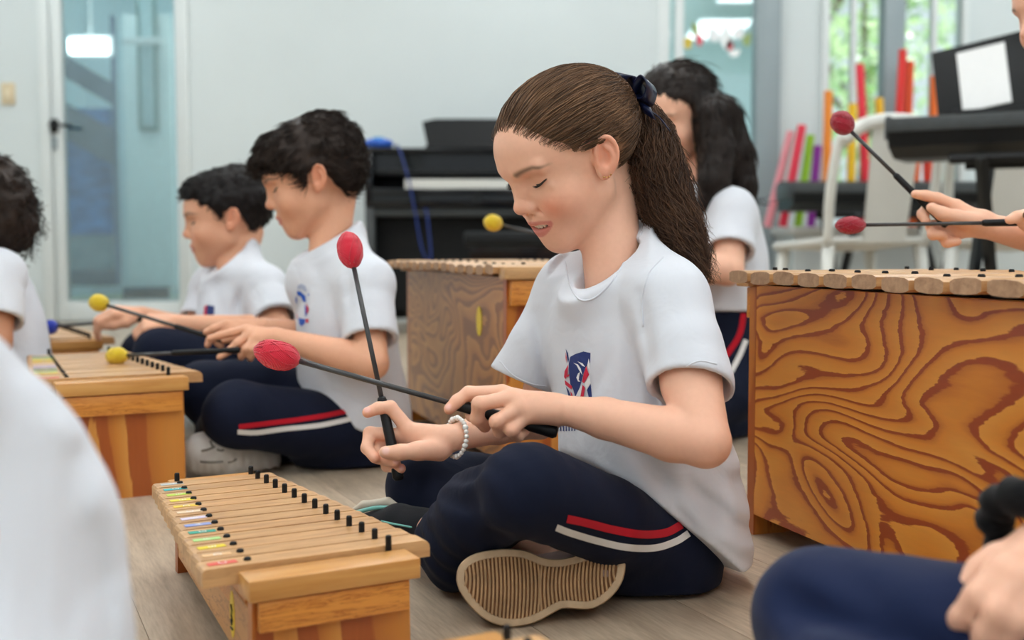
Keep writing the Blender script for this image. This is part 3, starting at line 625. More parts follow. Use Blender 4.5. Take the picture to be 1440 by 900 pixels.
# ================================================================ keyboards on X stands
def keyboard(label, loc, rz, half, z, rest, sp_=.26):
    t = thing('keyboard', label, 'keyboard', loc, rz, 'electronic keyboards')
    mb = MB(); prof = [(-.155, z + .0), (-.14, z - .050), (-.05, z - .082), (.15, z - .082), (.175, z - .02), (.165, z + .055), (.10, z + .062), (-.02, z + .038), (-.155, z + .025)]
    mb.prism(prof, 'x', -half, half); mb.build('body', M['black_plastic'], t)
    boxpart('keys', (-half + .07, -.153, z + .026), (half - .07, -.02, z + .036), M['white_plastic'], t, .002)
    boxpart('front_lip', (-half, -.162, z - .004), (half, -.153, z + .040), M['dark_grey'], t, .003)
    boxpart('side_cap', (-half - .012, -.15, z - .03), (-half + .01, .16, z + .05), M['dark_grey'], t, .01); boxpart('side_cap', (half - .01, -.15, z - .03), (half + .012, .16, z + .05), M['dark_grey'], t, .01)
    if rest:
        mr = MB(); mr.box((-.25, 0, 0), (.25, .012, .29), .004); o = mr.build('music_rest', M['black_plastic'], t, angle=35); o.location = (rest, .10, z + .06); o.rotation_euler = (-.30, -.17, 0)
        s_ = MB().box((-.17, -.006, .045), (-.02, -.001, .26)).build('sheet', M['white_print'], t); s_.location = o.location; s_.rotation_euler = o.rotation_euler
        lip = MB().box((-.2, -.03, 0), (.2, .0, .02), .004).build('rest_lip', M['black_plastic'], t, angle=35); lip.location = o.location
    for s in (-1, 1):
        MB().tube([(s * half * .5, -sp_, .02), (s * half * .5, sp_, z - .10)], .02, 4).build('stand_leg', M['black_plastic'], t); MB().tube([(s * half * .5 + .045, sp_, .02), (s * half * .5 + .045, -sp_, z - .10)], .02, 4).build('stand_leg', M['black_plastic'], t)
    for y in (-sp_, sp_):
        MB().tube([(-half * .5 - .06, y, .02), (half * .5 + .09, y, .02)], .018, 8).build('stand_foot', M['black_plastic'], t); MB().tube([(-half * .62, y * .6, z - .096), (half * .62, y * .6, z - .096)], .016, 8).build('stand_arm', M['black_plastic'], t)
    return t
k1 = W(1262, 190, 3.75); ang = math.radians(-30); hh = .50
ctr = np.array([k1[0] + hh * math.cos(ang), k1[1] + hh * math.sin(ang)])
keyboard('black electronic keyboard with a music rest and white sheet, on a folding stand', (ctr[0], ctr[1], 0), ang, hh, float(k1[2]), -.14)
k2 = onY(1236, 272, 5.27); keyboard('lower black keyboard on a stand, behind the white plastic chair', (k2[0] + .03, 5.27, 0), 0, .46, float(k2[2]), 0, .2)

# ================================================================ coloured tubes on the ledge
TUBES = [(1165, 128, 0, 'orange', (242, 140, 40)), (1199, 146, 0, 'yellow', (246, 196, 30)), (1209, 90, -4, 'tall red', (236, 50, 70)), (1236, 138, -3, 'wide yellow', (246, 190, 36)), (1270, 70, 2, 'tallest red', (226, 46, 40)), (1280, 86, 1, 'orange-red', (230, 84, 36)), (1314, 107, 0, 'short orange', (240, 116, 40)),
         (1128, 176, 10, 'leaning red', (226, 40, 70)), (1140, 190, 7, 'leaning lime', (150, 205, 40)), (1112, 185, 13, 'leaning pink', (232, 150, 160)), (1150, 205, 4, 'leaning purple', (150, 50, 170)), (1227, 225, 6, 'crimson', (220, 30, 60)), (1240, 240, -4, 'blue', (40, 70, 200)), (1222, 262, 3, 'green', (30, 160, 80)), (1250, 262, -5, 'teal', (20, 150, 150)), (1290, 205, 2, 'dark orange', (222, 96, 30)), (1303, 215, -3, 'red-orange', (216, 60, 40)), (1262, 215, 2, 'amber', (240, 170, 40))]
for i, (px, py, lean, nm, c) in enumerate(TUBES):
    Y = 5.57 + .05 * (i % 7); top = onY(px, py, Y); zb = .501; r = .021
    m = plain('tube_' + nm.replace(' ', '_'), srgb(*c), .3, .03, 20); b = m.node_tree.nodes['Principled BSDF']; b.inputs['Subsurface Weight'].default_value = 0
    h = top[2] - zb; dx = math.tan(math.radians(lean)) * h
    mb = MB(); base = np.array([-dx, 0, 0]); tp_ = np.array([0, 0, h]); n = 16
    mb.tube([base, base + (tp_ - base) * .97, tp_], [r, r, r * .98], n, caps=False); mb.tube([tp_, base], [r * .86, r * .86], n, caps=False)
    mb.tube([base, base + (tp_ - base) * .02], [r * 1.08] * 2, n)
    o = mb.build('plastic_tube', m, smooth=True); o.location = (top[0], top[1], zb); tag(o, nm + ' plastic sound tube standing on the window ledge', 'tube', 'coloured sound tubes')
# shallow tray that holds the leaning ones
# ================================================================ smooth solid modelling: blended solids -> one continuous mesh
class Solid:
    def __init__(s): s.ops = []; s.post = []; s.last = None
    def _a(s, c, R, f, k, mode): s.ops.append((np.asarray(c, float), float(R), f, float(k), mode)); return s
    def ell(s, c, r, k=.01, Rm=None, mode='+'):
        c = np.asarray(c, float); r = np.asarray(r, float) if hasattr(r, '__len__') else np.array([r] * 3, float); A = np.eye(3) if Rm is None else np.asarray(Rm, float)
        def f(p):
            q = (p - c) @ A; k0 = np.sqrt(((q / r) ** 2).sum(-1)); k1 = np.sqrt(((q / (r * r)) ** 2).sum(-1)) + 1e-9
            return np.where(k0 < 1e-4, -r.min(), k0 * (k0 - 1.0) / k1)
        return s._a(c, r.max(), f, k, mode)
    def cone(s, a, b, ra, rb=None, k=.01, mode='+', flat=None):
        """round cone; flat=(direction, factor>1) squashes it along a direction"""
        a = np.asarray(a, float); b = np.asarray(b, float); rb = ra if rb is None else rb
        ba = b - a; l2 = max(float(ba @ ba), 1e-9); l = math.sqrt(l2)
        fl = None if flat is None else (nrm(flat[0]), float(flat[1]))
        def f(p):
            q = p - a
            if fl is not None:
                # squash: stretch space along the direction, then measure
                t_ = np.clip((q @ ba) / l2, 0, 1); off = q - t_[..., None] * ba; q = q + (fl[1] - 1) * (off @ fl[0])[..., None] * fl[0]
            t = np.clip((q @ ba) / l2, 0, 1); d = np.sqrt(((q - t[..., None] * ba) ** 2).sum(-1)) - (ra + (rb - ra) * t)
            return d if fl is None else d / math.sqrt(fl[1])
        return s._a((a + b) / 2, l / 2 + max(ra, rb), f, k, mode)
    def chain(s, pts, rs, k=.01, mode='+', flat=None):
        for i in range(len(pts) - 1): s.cone(pts[i], pts[i + 1], rs[i], rs[i + 1], k if i == 0 else min(k, .006), mode, flat)
        return s
    def loft(s, secs, side, k=.02, mode='+', p_=2.0):
        """secs: (centre, half width, half depth) from bottom to top; side: unit vector of the width direction"""
        C_ = np.array([q[0] for q in secs], float); w = np.array([q[1] for q in secs]); dp = np.array([q[2] for q in secs])
        axis = nrm(C_[-1] - C_[0]); sd = nrm(np.asarray(side) - axis * (np.asarray(side) @ axis)); fr = np.cross(axis, sd)
        T_ = (C_ - C_[0]) @ axis; cs = (C_ - C_[0]) @ sd; cf = (C_ - C_[0]) @ fr; o = C_[0]; tt = np.linspace(T_[0], T_[-1], 60)
        # smooth the interpolation
        def sm(v):
            q = np.interp(tt, T_, v); ker = np.ones(7) / 7; qq = np.concatenate([[q[0]] * 3, q, [q[-1]] * 3]); return np.convolve(qq, ker, 'valid')
        W_, D_, S_, F_ = sm(w), sm(dp), sm(cs), sm(cf)
        def f(p):
            q = p - o; t = q @ axis; x = q @ sd - np.interp(t, tt, S_); y = q @ fr - np.interp(t, tt, F_); ww = np.interp(t, tt, W_); dd = np.interp(t, tt, D_)
            g = (np.abs(x / ww) ** p_ + np.abs(y / dd) ** p_) ** (1 / p_); d = (g - 1) * np.minimum(ww, dd)
            cap = np.maximum(T_[0] - t, t - T_[-1]); e = .012
            return np.where((d > 0) & (cap > 0), np.hypot(d, cap), np.maximum(d, cap)) 
        return s._a((C_[0] + C_[-1]) / 2, (T_[-1] - T_[0]) / 2 + max(w.max(), dp.max()) + np.abs(cs).max() + np.abs(cf).max(), f, k, mode)
    def cyl(s, a, b, r, k=.002, mode='-'):
        a = np.asarray(a, float); b = np.asarray(b, float); L_ = np.linalg.norm(b - a); ax_ = (b - a) / L_
        def f(p):
            q = p - a; t = q @ ax_; rr = np.sqrt(np.maximum(((q - t[..., None] * ax_) ** 2).sum(-1), 0)) - r; c = np.maximum(-t, t - L_)
            return np.where((rr > 0) & (c > 0), np.hypot(rr, c), np.maximum(rr, c))
        return s._a((a + b) / 2, L_ / 2 + r, f, k, mode)
    def plane(s, o, n, k=.002, mode='-'):
        """cut away the half space on the side of n"""
        o = np.asarray(o, float); n = nrm(n); return s._a(o, 50, lambda p: -((p - o) @ n), k, mode)
    def fn(s, f, c=(0, 0, 0), R=50): return s._a(c, R, f, 0, 'f')
    def eval(s, P, cen, rad, margin):
        """P: (nb, m, 3) points in blocks with centres cen and radius rad"""
        nb, m, _ = P.shape; D = np.full((nb, m), 1.0)
        for c, R, f, k, mode in s.ops:
            sel = np.where(((cen - c) ** 2).sum(-1) < (R + rad + margin + k * 1.2) ** 2)[0]
            if len(sel) == 0: continue
            q = P[sel]; a = D[sel]
            if mode == 'f': D[sel] = f(q, a); continue
            b = f(q)
            if mode == '+':
                if k > 1e-5:
                    h = np.clip(.5 + .5 * (a - b) / k, 0, 1); D[sel] = a + (b - a) * h - k * h * (1 - h)
                else: D[sel] = np.minimum(a, b)
            else:
                if mode == '-': b = -b
                if k > 1e-5:
                    h = np.clip(.5 - .5 * (a - b) / k, 0, 1); D[sel] = a + (b - a) * h + k * h * (1 - h)
                else: D[sel] = np.maximum(a, b)
        return D
    def at(s, pts): 
        pts = np.asarray(pts, float).reshape(-1, 1, 3); return s.eval(pts, pts[:, 0], 0.0, 5.0)[:, 0]
    def mesh(s, lo, hi, h, coarse=None):
        """surface nets over the box lo..hi with cell size h -> verts, quads; coarse=(z, h2) uses cells h2 high below z"""
        lo = np.asarray(lo, float); hi = np.asarray(hi, float); B = 8
        axs = [np.arange(lo[i], hi[i] + h, h) for i in range(3)]
        if coarse is not None and coarse[0] > lo[2]: axs[2] = np.concatenate([np.arange(lo[2], coarse[0], coarse[1]), np.arange(coarse[0], hi[2] + h, h)])
        for i in range(3):
            pad = (-len(axs[i])) % B
            if pad: axs[i] = np.concatenate([axs[i], axs[i][-1] + h * np.arange(1, pad + 1)])
        nb = np.array([len(a) // B for a in axs]); g = np.stack(np.meshgrid(*[np.arange(n) for n in nb], indexing='ij'), -1).reshape(-1, 3)
        cl = [a.reshape(-1, B) for a in axs]; cm = [(c[:, 0] + c[:, -1]) / 2 for c in cl]; ch = [(c[:, -1] - c[:, 0]) / 2 + h for c in cl]
        cen = np.stack([cm[i][g[:, i]] for i in range(3)], 1); rad = np.sqrt(sum(ch[i][g[:, i]] ** 2 for i in range(3)))
        Dc = s.eval(cen[:, None, :], cen, 0.0, rad.max() * 2.2)[:, 0]
        act = np.abs(Dc) < rad * 1.8
        V = np.repeat(np.repeat(np.repeat(Dc.reshape(nb), B, 0), B, 1), B, 2).astype(np.float32)
        ga = g[act]; ca, ra = cen[act], rad[act]; off = np.stack(np.meshgrid(*[np.arange(B)] * 3, indexing='ij'), -1).reshape(-1, 3)
        for i in range(0, len(ga), 1500):
            gi = ga[i:i + 1500]; idx = gi[:, None, :] * B + off[None]; P = np.stack([axs[j][idx[..., j]] for j in range(3)], -1)
            V[idx[..., 0], idx[..., 1], idx[..., 2]] = s.eval(P, ca[i:i + 1500], ra[i:i + 1500], 4 * h)
        return nets(V, axs)
def nets(V, axs):
    S = V < 0; nx, ny, nz = V.shape
    corners = [(i, j, k) for i in (0, 1) for j in (0, 1) for k in (0, 1)]
    cnt = sum(S[i:nx - 1 + i, j:ny - 1 + j, k:nz - 1 + k].astype(np.int8) for i, j, k in corners)
    cell = (cnt > 0) & (cnt < 8); ci = np.argwhere(cell)
    if len(ci) == 0: return np.zeros((0, 3)), np.zeros((0, 4), int)
    vid = np.full(cell.shape, -1, np.int32); vid[cell] = np.arange(len(ci))
    cv = np.stack([V[ci[:, 0] + i, ci[:, 1] + j, ci[:, 2] + k] for i, j, k in corners], 1)
    acc = np.zeros((len(ci), 3)); n = np.zeros(len(ci))
    for a in range(8):
        for b in range(a + 1, 8):
            ca, cb = np.array(corners[a]), np.array(corners[b])
            if np.abs(ca - cb).sum() != 1: continue
            va, vb = cv[:, a], cv[:, b]; cr = (va < 0) != (vb < 0); t = np.where(cr, va / np.where(cr, va - vb, 1), 0)
            acc += np.where(cr[:, None], ca + t[:, None] * (cb - ca), 0); n += cr
    fr_ = acc / n[:, None]; vs = np.stack([axs[i][ci[:, i]] + fr_[:, i] * (axs[i][ci[:, i] + 1] - axs[i][ci[:, i]]) for i in range(3)], 1); F_ = []
    for ax_ in range(3):
        o1, o2 = [(1, 2), (2, 0), (0, 1)][ax_]
        sl = [slice(None)] * 3; s0 = list(sl); s1 = list(sl); s0[ax_] = slice(0, -1); s1[ax_] = slice(1, None)
        cr = np.argwhere(S[tuple(s0)] != S[tuple(s1)]); ok = (cr[:, o1] > 0) & (cr[:, o2] > 0) & (cr[:, o1] < V.shape[o1] - 1) & (cr[:, o2] < V.shape[o2] - 1); cr = cr[ok]
        if len(cr) == 0: continue
        e1 = np.zeros(3, int); e1[o1] = 1; e2 = np.zeros(3, int); e2[o2] = 1
        q = np.stack([vid[tuple((cr - e).T)] for e in (0 * e1, e1, e1 + e2, e2)], 1); fl = S[tuple(cr.T)]
        q = np.where(fl[:, None], q, q[:, ::-1]); F_.append(q)
    F_ = np.concatenate(F_); F_ = F_[(F_ >= 0).all(1)]
    return vs, F_
def quick_mesh(name, vs, qs, cols=None):
    me = bpy.data.meshes.new(name); n, f = len(vs), len(qs); me.vertices.add(n); me.vertices.foreach_set('co', np.asarray(vs, np.float32).ravel())
    me.loops.add(f * 4); me.loops.foreach_set('vertex_index', np.asarray(qs, np.int32).ravel()); me.polygons.add(f)
    me.polygons.foreach_set('loop_start', np.arange(0, f * 4, 4, dtype=np.int32)); me.polygons.foreach_set('use_smooth', np.ones(f, bool))
    me.update(calc_edges=True); me.validate()
    if cols is not None:
        at = me.color_attributes.new('Col', 'FLOAT_COLOR', 'POINT'); c4 = np.ones((n, 4), np.float32); c4[:, :3] = cols; at.data.foreach_set('color', c4.ravel())
    return me
def relax(vs, qs, it=1, lam=.5):
    for _ in range(it):
        acc = np.zeros_like(vs); n = np.zeros(len(vs))
        for a, b in ((0, 1), (1, 2), (2, 3), (3, 0)):
            np.add.at(acc, qs[:, a], vs[qs[:, b]]); np.add.at(acc, qs[:, b], vs[qs[:, a]]); np.add.at(n, qs[:, a], 1); np.add.at(n, qs[:, b], 1)
        vs = vs + lam * (acc / np.maximum(n, 1)[:, None] - vs)
    return vs
def solid_part(name, solid, boxes, mat, parent, colfn=None, it=1):
    """boxes: list of (lo, hi, cell[, coarse]); ONE mesh object"""
    VS, QS, n = [], [], 0
    for lo, hi, *h in boxes:
        v, q = solid.mesh(lo, hi, *h)
        if len(v) == 0: continue
        v = relax(v, q, it); VS.append(v); QS.append(q + n); n += len(v)
    v = np.concatenate(VS); q = np.concatenate(QS); cols = None if colfn is None else colfn(v)
    base = np.array(parent.location) if parent is not None else 0
    me = quick_mesh(name, v - base, q, cols); o = link(name, me, mat, parent)
    return o
# cheap smooth value noise for folds and hair
_NT = RNG.random((32, 32, 32)) * 2 - 1
def vnoise(p):
    p = np.asarray(p); i = np.floor(p).astype(int); f = p - i; f = f * f * (3 - 2 * f); r = 0
    for a in (0, 1):
        for b in (0, 1):
            for c in (0, 1):
                w = (f[..., 0] if a else 1 - f[..., 0]) * (f[..., 1] if b else 1 - f[..., 1]) * (f[..., 2] if c else 1 - f[..., 2])
                r = r + w * _NT[(i[..., 0] + a) % 32, (i[..., 1] + b) % 32, (i[..., 2] + c) % 32]
    return r
def groove(p, a, b, depth, width):
    """cloth crease along the segment a-b, running into the cloth along the view of its outer side"""
    a = np.asarray(a, float); b = np.asarray(b, float); ba = b - a; v = nrm((a + b) / 2 - CAM); ba = ba - v * (ba @ v); q = p - a; q = q - (q @ v)[..., None] * v
    t = np.clip((q @ ba) / (ba @ ba), 0, 1); r2 = ((q - t[..., None] * ba) ** 2).sum(-1); zone = np.exp(-(((p - (a + b) / 2) @ v) / .06) ** 2)
    return depth * np.exp(-r2 / width ** 2) * zone * (.35 + .65 * np.sin(math.pi * np.clip(t * .9 + .05, 0, 1)))
class Frame:
    def __init__(s, o, f, l, u, sc=1.0): s.o = np.asarray(o, float); s.R = np.stack([f, l, u], 1); s.s = sc; s.f, s.l, s.u = s.R.T
    def __call__(s, f, l=0.0, u=0.0): return s.o + s.s * (s.R @ np.array([f, l, u], float))
    def loc(s, p): return ((p - s.o) @ s.R) / s.s
def head_frame(o, yaw, pitch, roll=0.0, sc=1.0):
    """yaw 0 looks along -X (picture left), positive turns towards the camera; pitch > 0 looks down"""
    d0 = np.array([-math.cos(yaw), -math.sin(yaw), 0.0]); z = np.array([0, 0, 1.0])
    f = d0 * math.cos(pitch) - z * math.sin(pitch); u = z * math.cos(pitch) + d0 * math.sin(pitch); l = np.cross(u, f)
    if roll: u, l = u * math.cos(roll) + l * math.sin(roll), l * math.cos(roll) - u * math.sin(roll)
    return Frame(o, f, l, u, sc)
def sstep(a, b, x): t = np.clip((x - a) / (b - a), 0, 1); return t * t * (3 - 2 * t)

# ---------------------------------------------------------------- skin, cloth and hair materials
def attr_skin(name, rough=.48, sss=.12):
    m, nt, b = new_mat(name); L = nt.links.new; a = N(nt, 'ShaderNodeVertexColor', layer_name='Col'); tc = N(nt, 'ShaderNodeTexCoord')
    nz = N(nt, 'ShaderNodeTexNoise', i_Scale=160.0, i_Detail=3.0); L(tc.outputs['Object'], nz.inputs[0]); r = ramp(nt, [(.3, (.965, .955, .95)), (.7, (1.0, 1.0, 1.0))]); L(nz.outputs['Fac'], r.inputs[0])
    mx = N(nt, 'ShaderNodeMixRGB', blend_type='MULTIPLY'); mx.inputs[0].default_value = 1; L(a.outputs[0], mx.inputs[1]); L(r.outputs[0], mx.inputs[2]); L(mx.outputs[0], b.inputs['Base Color'])
    b.inputs['Roughness'].default_value = rough; b.inputs['Specular IOR Level'].default_value = .35; b.inputs['Subsurface Weight'].default_value = sss; b.inputs['Subsurface Radius'].default_value = (.012, .005, .003); b.inputs['Subsurface Scale'].default_value = .6
    bp = N(nt, 'ShaderNodeBump', i_Strength=.06, i_Distance=.0006); L(nz.outputs['Fac'], bp.inputs['Height']); L(bp.outputs[0], b.inputs['Normal']); return m
M['skin'] = attr_skin('skin')
def cloth(name, col, rough=.85, weave=900, bump=.12, var=.04, fold=0, sheen=.1):
    m, nt, b = new_mat(name); L = nt.links.new; tc = N(nt, 'ShaderNodeTexCoord'); nz = N(nt, 'ShaderNodeTexNoise', i_Scale=weave, i_Detail=2.0); L(tc.outputs['Object'], nz.inputs[0])
    n2 = N(nt, 'ShaderNodeTexNoise', i_Scale=9.0, i_Detail=3.0); L(tc.outputs['Object'], n2.inputs[0])
    r = ramp(nt, [(.25, tuple(c * (1 - var) for c in col)), (.75, tuple(min(1, c * (1 + var)) for c in col))]); L(n2.outputs['Fac'], r.inputs[0]); L(r.outputs[0], b.inputs['Base Color'])
    b.inputs['Roughness'].default_value = rough; b.inputs['Sheen Weight'].default_value = sheen; b.inputs['Specular IOR Level'].default_value = .2
    bp = N(nt, 'ShaderNodeBump', i_Strength=bump, i_Distance=.0008); L(nz.outputs['Fac'], bp.inputs['Height'])
    if fold:
        n3 = N(nt, 'ShaderNodeTexNoise', i_Scale=fold, i_Detail=3.0, i_Distortion=.8); L(tc.outputs['Object'], n3.inputs[0]); b2 = N(nt, 'ShaderNodeBump', i_Strength=.35, i_Distance=.008); L(n3.outputs['Fac'], b2.inputs['Height']); L(bp.outputs[0], b2.inputs['Normal']); L(b2.outputs[0], b.inputs['Normal'])
    else: L(bp.outputs[0], b.inputs['Normal'])
    return m
M['shirt'] = cloth('white_cotton', srgb(216, 219, 227), .85, 1200, .10, .015, 16)
M['navy'] = cloth('navy_tracksuit', srgb(15, 22, 43), .85, 1400, .10, .15, 14, sheen=.02)
M['stripe_red'] = cloth('red_stripe', srgb(186, 22, 40)); M['stripe_white'] = cloth('white_stripe', srgb(226, 224, 222))
def hair_mat(name, c1, c2, rough=.5):
    m, nt, b = new_mat(name); L = nt.links.new; g = N(nt, 'ShaderNodeNewGeometry'); tc = N(nt, 'ShaderNodeTexCoord'); nz = N(nt, 'ShaderNodeTexNoise', i_Scale=28.0, i_Detail=4.0); L(tc.outputs['Object'], nz.inputs[0])
    ad = N(nt, 'ShaderNodeMath', operation='MULTIPLY_ADD'); ad.inputs[1].default_value = .5; mu = N(nt, 'ShaderNodeMath', operation='MULTIPLY'); mu.inputs[1].default_value = .5; L(nz.outputs['Fac'], mu.inputs[0]); L(g.outputs['Random Per Island'], ad.inputs[0]); L(mu.outputs[0], ad.inputs[2])
    r = ramp(nt, [(.15, c1), (.85, c2)]); L(ad.outputs[0], r.inputs[0]); L(r.outputs[0], b.inputs['Base Color']); b.inputs['Roughness'].default_value = rough; b.inputs['Specular IOR Level'].default_value = .22; return m
M['hair_brown'] = hair_mat('brown_hair', srgb(32, 22, 18), srgb(142, 106, 78)); M['hair_tail'] = hair_mat('brown_ponytail_hair', srgb(36, 24, 20), srgb(104, 74, 54)); M['hair_dark'] = hair_mat('dark_brown_hair', srgb(22, 17, 16), srgb(54, 42, 36)); M['hair_black'] = hair_mat('black_hair', srgb(16, 14, 15), srgb(40, 34, 34))
def strands(name, paths, r, mat, parent, seg=3, extra=None):
    """paths: (n, m, 3) array; joined into one mesh of thin tapering tubes"""
    P = np.asarray(paths, float); n, m, _ = P.shape; T_ = np.gradient(P, axis=1); T_ /= (np.linalg.norm(T_, axis=-1, keepdims=True) + 1e-9)
    ref = np.array([.31, .83, .46]); A = np.cross(T_, ref); A /= (np.linalg.norm(A, axis=-1, keepdims=True) + 1e-9); Bv = np.cross(T_, A)
    u = np.linspace(0, 1, m); tap = (np.minimum(1, .45 + u * 3) * np.minimum(1, .2 + (1 - u) * 2.2))[None, :, None]
    rr = (np.asarray(r).reshape(-1, 1, 1) if hasattr(r, '__len__') else r) * tap
    rings = np.stack([P + rr * (math.cos(2 * math.pi * k / seg) * A + math.sin(2 * math.pi * k / seg) * Bv) for k in range(seg)], 2)      # n,m,seg,3
    vs = rings.reshape(-1, 3); i = np.arange(n)[:, None, None]; j = np.arange(m - 1)[None, :, None]; k = np.arange(seg)[None, None, :]; k2 = (k + 1) % seg
    b = (i * m + j) * seg; q = np.stack([b + k, b + k2, b + seg + k2, b + seg + k], -1).reshape(-1, 4)
    if extra is not None:
        ev, eq = extra; q = np.concatenate([q, eq + len(vs)]); vs = np.concatenate([vs, ev])
    me = quick_mesh(name, vs - np.array(parent.location), q); return link(name, me, mat, parent)

# ---------------------------------------------------------------- head
SKIN_G = np.array(srgb(241, 188, 160)); SKIN_B = np.array(srgb(232, 174, 142)); LIP = np.array(srgb(212, 126, 118))
def head_solid(S, H, mouth='smile', ear_f=0.0, ears=(-1, 1), w=1.0, chub=0.0):
    s = H.s; E = lambda c, r, k=.012, mode='+', Rm=None: S.ell(H(*c), np.array(r) * s, k * s, H.R if Rm is None else H.R @ Rm, mode)
    K = lambda a, b, ra, rb, k=.01, mode='+': S.cone(H(*a), H(*b), ra * s, rb * s, k * s, mode)
    E((-.010, 0, .034), (.089, .070 * w, .069), 0)
    E((.030, 0, .040), (.0535, .056 * w, .050), .02)
    E((.026, 0, -.015), (.0535, .054 * w + chub, .062), .022)
    for q in (-1, 1):
        K((.006, q * (.043 * w + chub), -.036), (.054, q * .014, -.068), .0155, .015, .028)
        E((.048, q * (.036 * w + chub * .6), -.020), (.025, .021, .021), .02)
        K((.0785, q * .010, .0305), (.066, q * .043, .0295), .0065, .0055, .012)
    E((.061, 0, -.068), (.0155, .016, .0150), .018)
    E((.060, 0, -.038), (.0225, .027, .022), .018)
    for q in (-1, 1):                                   # eye sockets, lids
        E((.0835, q * .031, .0145), (.0120, .0165, .0105), .012, '-')
        E((.0565, q * .0315, .0110), (.0138, .0152, .0122), .0035)
        K((.0715, q * .020, .0205), (.0665, q * .032, .0225), .0013, .0013, .003, '-'); K((.0665, q * .032, .0225), (.0575, q * .046, .0190), .0013, .0011, .003, '-')   # lid crease
        K((.069, q * .020, .0015), (.0635, q * .044, .003), .0028, .0022, .007)      # lower lid
    # nose
    K((.0795, 0, .012), (.0885, 0, -.0095), .0058, .0072, .012)
    E((.0895, 0, -.0115), (.0078, .0085, .0072), .008)
    for q in (-1, 1):
        E((.0800, q * .0098, -.0165), (.0085, .0058, .0062), .006)
        E((.0850, q * .0060, -.0222), (.0058, .0034, .0044), .0012, '-')
        K((.0775, q * .0165, -.0215), (.0685, q * .0290, -.036), .0012, .0010, .007, '-') if mouth == 'smile' else None
    K((.0862, 0, -.0235), (.0840, 0, -.031), .0014, .0016, .004, '-')       # philtrum
    if mouth == 'smile':
        up = [(.0640, -.0285, -.0388), (.0770, -.0165, -.0372), (.0826, -.0050, -.0348), (.0822, 0, -.0354), (.0826, .0050, -.0348), (.0770, .0165, -.0372), (.0640, .0285, -.0388)]
        lo = [(.0635, -.0278, -.0398), (.0735, -.0165, -.0474), (.0780, -.0055, -.0510), (.0784, 0, -.0512), (.0780, .0055, -.0510), (.0735, .0165, -.0474), (.0635, .0278, -.0398)]
        # opening first, then teeth, then lips over it
        cur = [(.0670, -.0260, -.0396), (.0765, -.0170, -.0414), (.0835, -.009, -.0425), (.0850, 0, -.0432), (.0835, .009, -.0425), (.0765, .0170, -.0414), (.0670, .0260, -.0396)]; rc = [.0018, .0036, .0046, .0048, .0046, .0036, .0018]
        for i in range(6): K(cur[i], cur[i + 1], rc[i], rc[i + 1], .0015, '-')
        E((.072, 0, -.0423), (.0190, .0215, .0050), .001, '-')
        ru = [.0016, .0026, .0032, .0030, .0032, .0026, .0016]; rl = [.0016, .0032, .0042, .0043, .0042, .0032, .0016]
    else:
        up = [(.0700, -.0205, -.0420), (.0790, -.0115, -.0395), (.0835, -.0045, -.0372), (.0830, 0, -.0378), (.0835, .0045, -.0372), (.0790, .0115, -.0395), (.0700, .0205, -.0420)]
        lo = [(.0700, -.0200, -.0430), (.0775, -.0115, -.0468), (.0805, -.0045, -.0482), (.0808, 0, -.0484), (.0805, .0045, -.0482), (.0775, .0115, -.0468), (.0700, .0200, -.0430)]
        ru = [.0018, .0034, .0042, .0038, .0042, .0034, .0018]; rl = [.0018, .0040, .0048, .0050, .0048, .0040, .0018]
    for i in range(6): K(up[i], up[i + 1], ru[i], ru[i + 1], .0032)
    for i in range(6): K(lo[i], lo[i + 1], rl[i], rl[i + 1], .0030 if mouth == 'smile' else .0018)
    for q in ears:                                      # ears: shell, rim, hollow, lobe
        a_ = .36; cx, sx = math.cos(a_), math.sin(a_)
        ex = np.array([cx, -q * .42, -sx * 0 + .36 * 0]); ez = nrm(np.array([-.36, q * .10, 1.0])); ey = nrm(np.cross(ez, nrm(ex))); ex2 = np.cross(ey, ez); Rm = np.stack([ex2, ey, ez], 1)
        ctr = np.array([-.0115 + ear_f, q * (.0715 * w + chub * .3), .0035]); LP = lambda x, y, z: tuple(ctr + Rm @ np.array([x, y, z]))
        sg = 1.0 if (Rm[:, 1] @ np.array([0, q, 0])) > 0 else -1.0       # outward sign of local y
        E(tuple(ctr), (.0145, .0062, .0250), .004, '+', Rm)
        E(LP(.0005, sg * .0085, .0045), (.0098, .0085, .0178), .002, '-', Rm)
        rim = smooth_path([LP(.0085, sg * .003, -.001), LP(.0110, sg * .0035, .008), LP(.0085, sg * .004, .0180), LP(.001, sg * .0045, .0240), LP(-.0085, sg * .0045, .0205), LP(-.0142, sg * .004, .009), LP(-.0135, sg * .003, -.004), LP(-.0085, sg * .002, -.0150)], 3)
        for i in range(len(rim) - 1): K(rim[i], rim[i + 1], .0026, .0026, .0016)
        ant = smooth_path([LP(-.004, sg * .0025, -.0140), LP(-.0085, sg * .0030, -.004), LP(-.0070, sg * .0030, .006), LP(-.001, sg * .0025, .0125)], 3)
        for i in range(len(ant) - 1): K(ant[i], ant[i + 1], .0022, .0020, .0030)
        E(LP(.0030, sg * .0010, -.0185), (.0072, .0042, .0080), .005, '+', Rm)
        E(LP(.0085, sg * .002, -.0045), (.0032, .0034, .0048), .003, '+', Rm)     # tragus
        E(LP(.0020, sg * .0050, -.0035), (.0060, .0060, .0070), .002, '-', Rm)   # concha
    return S
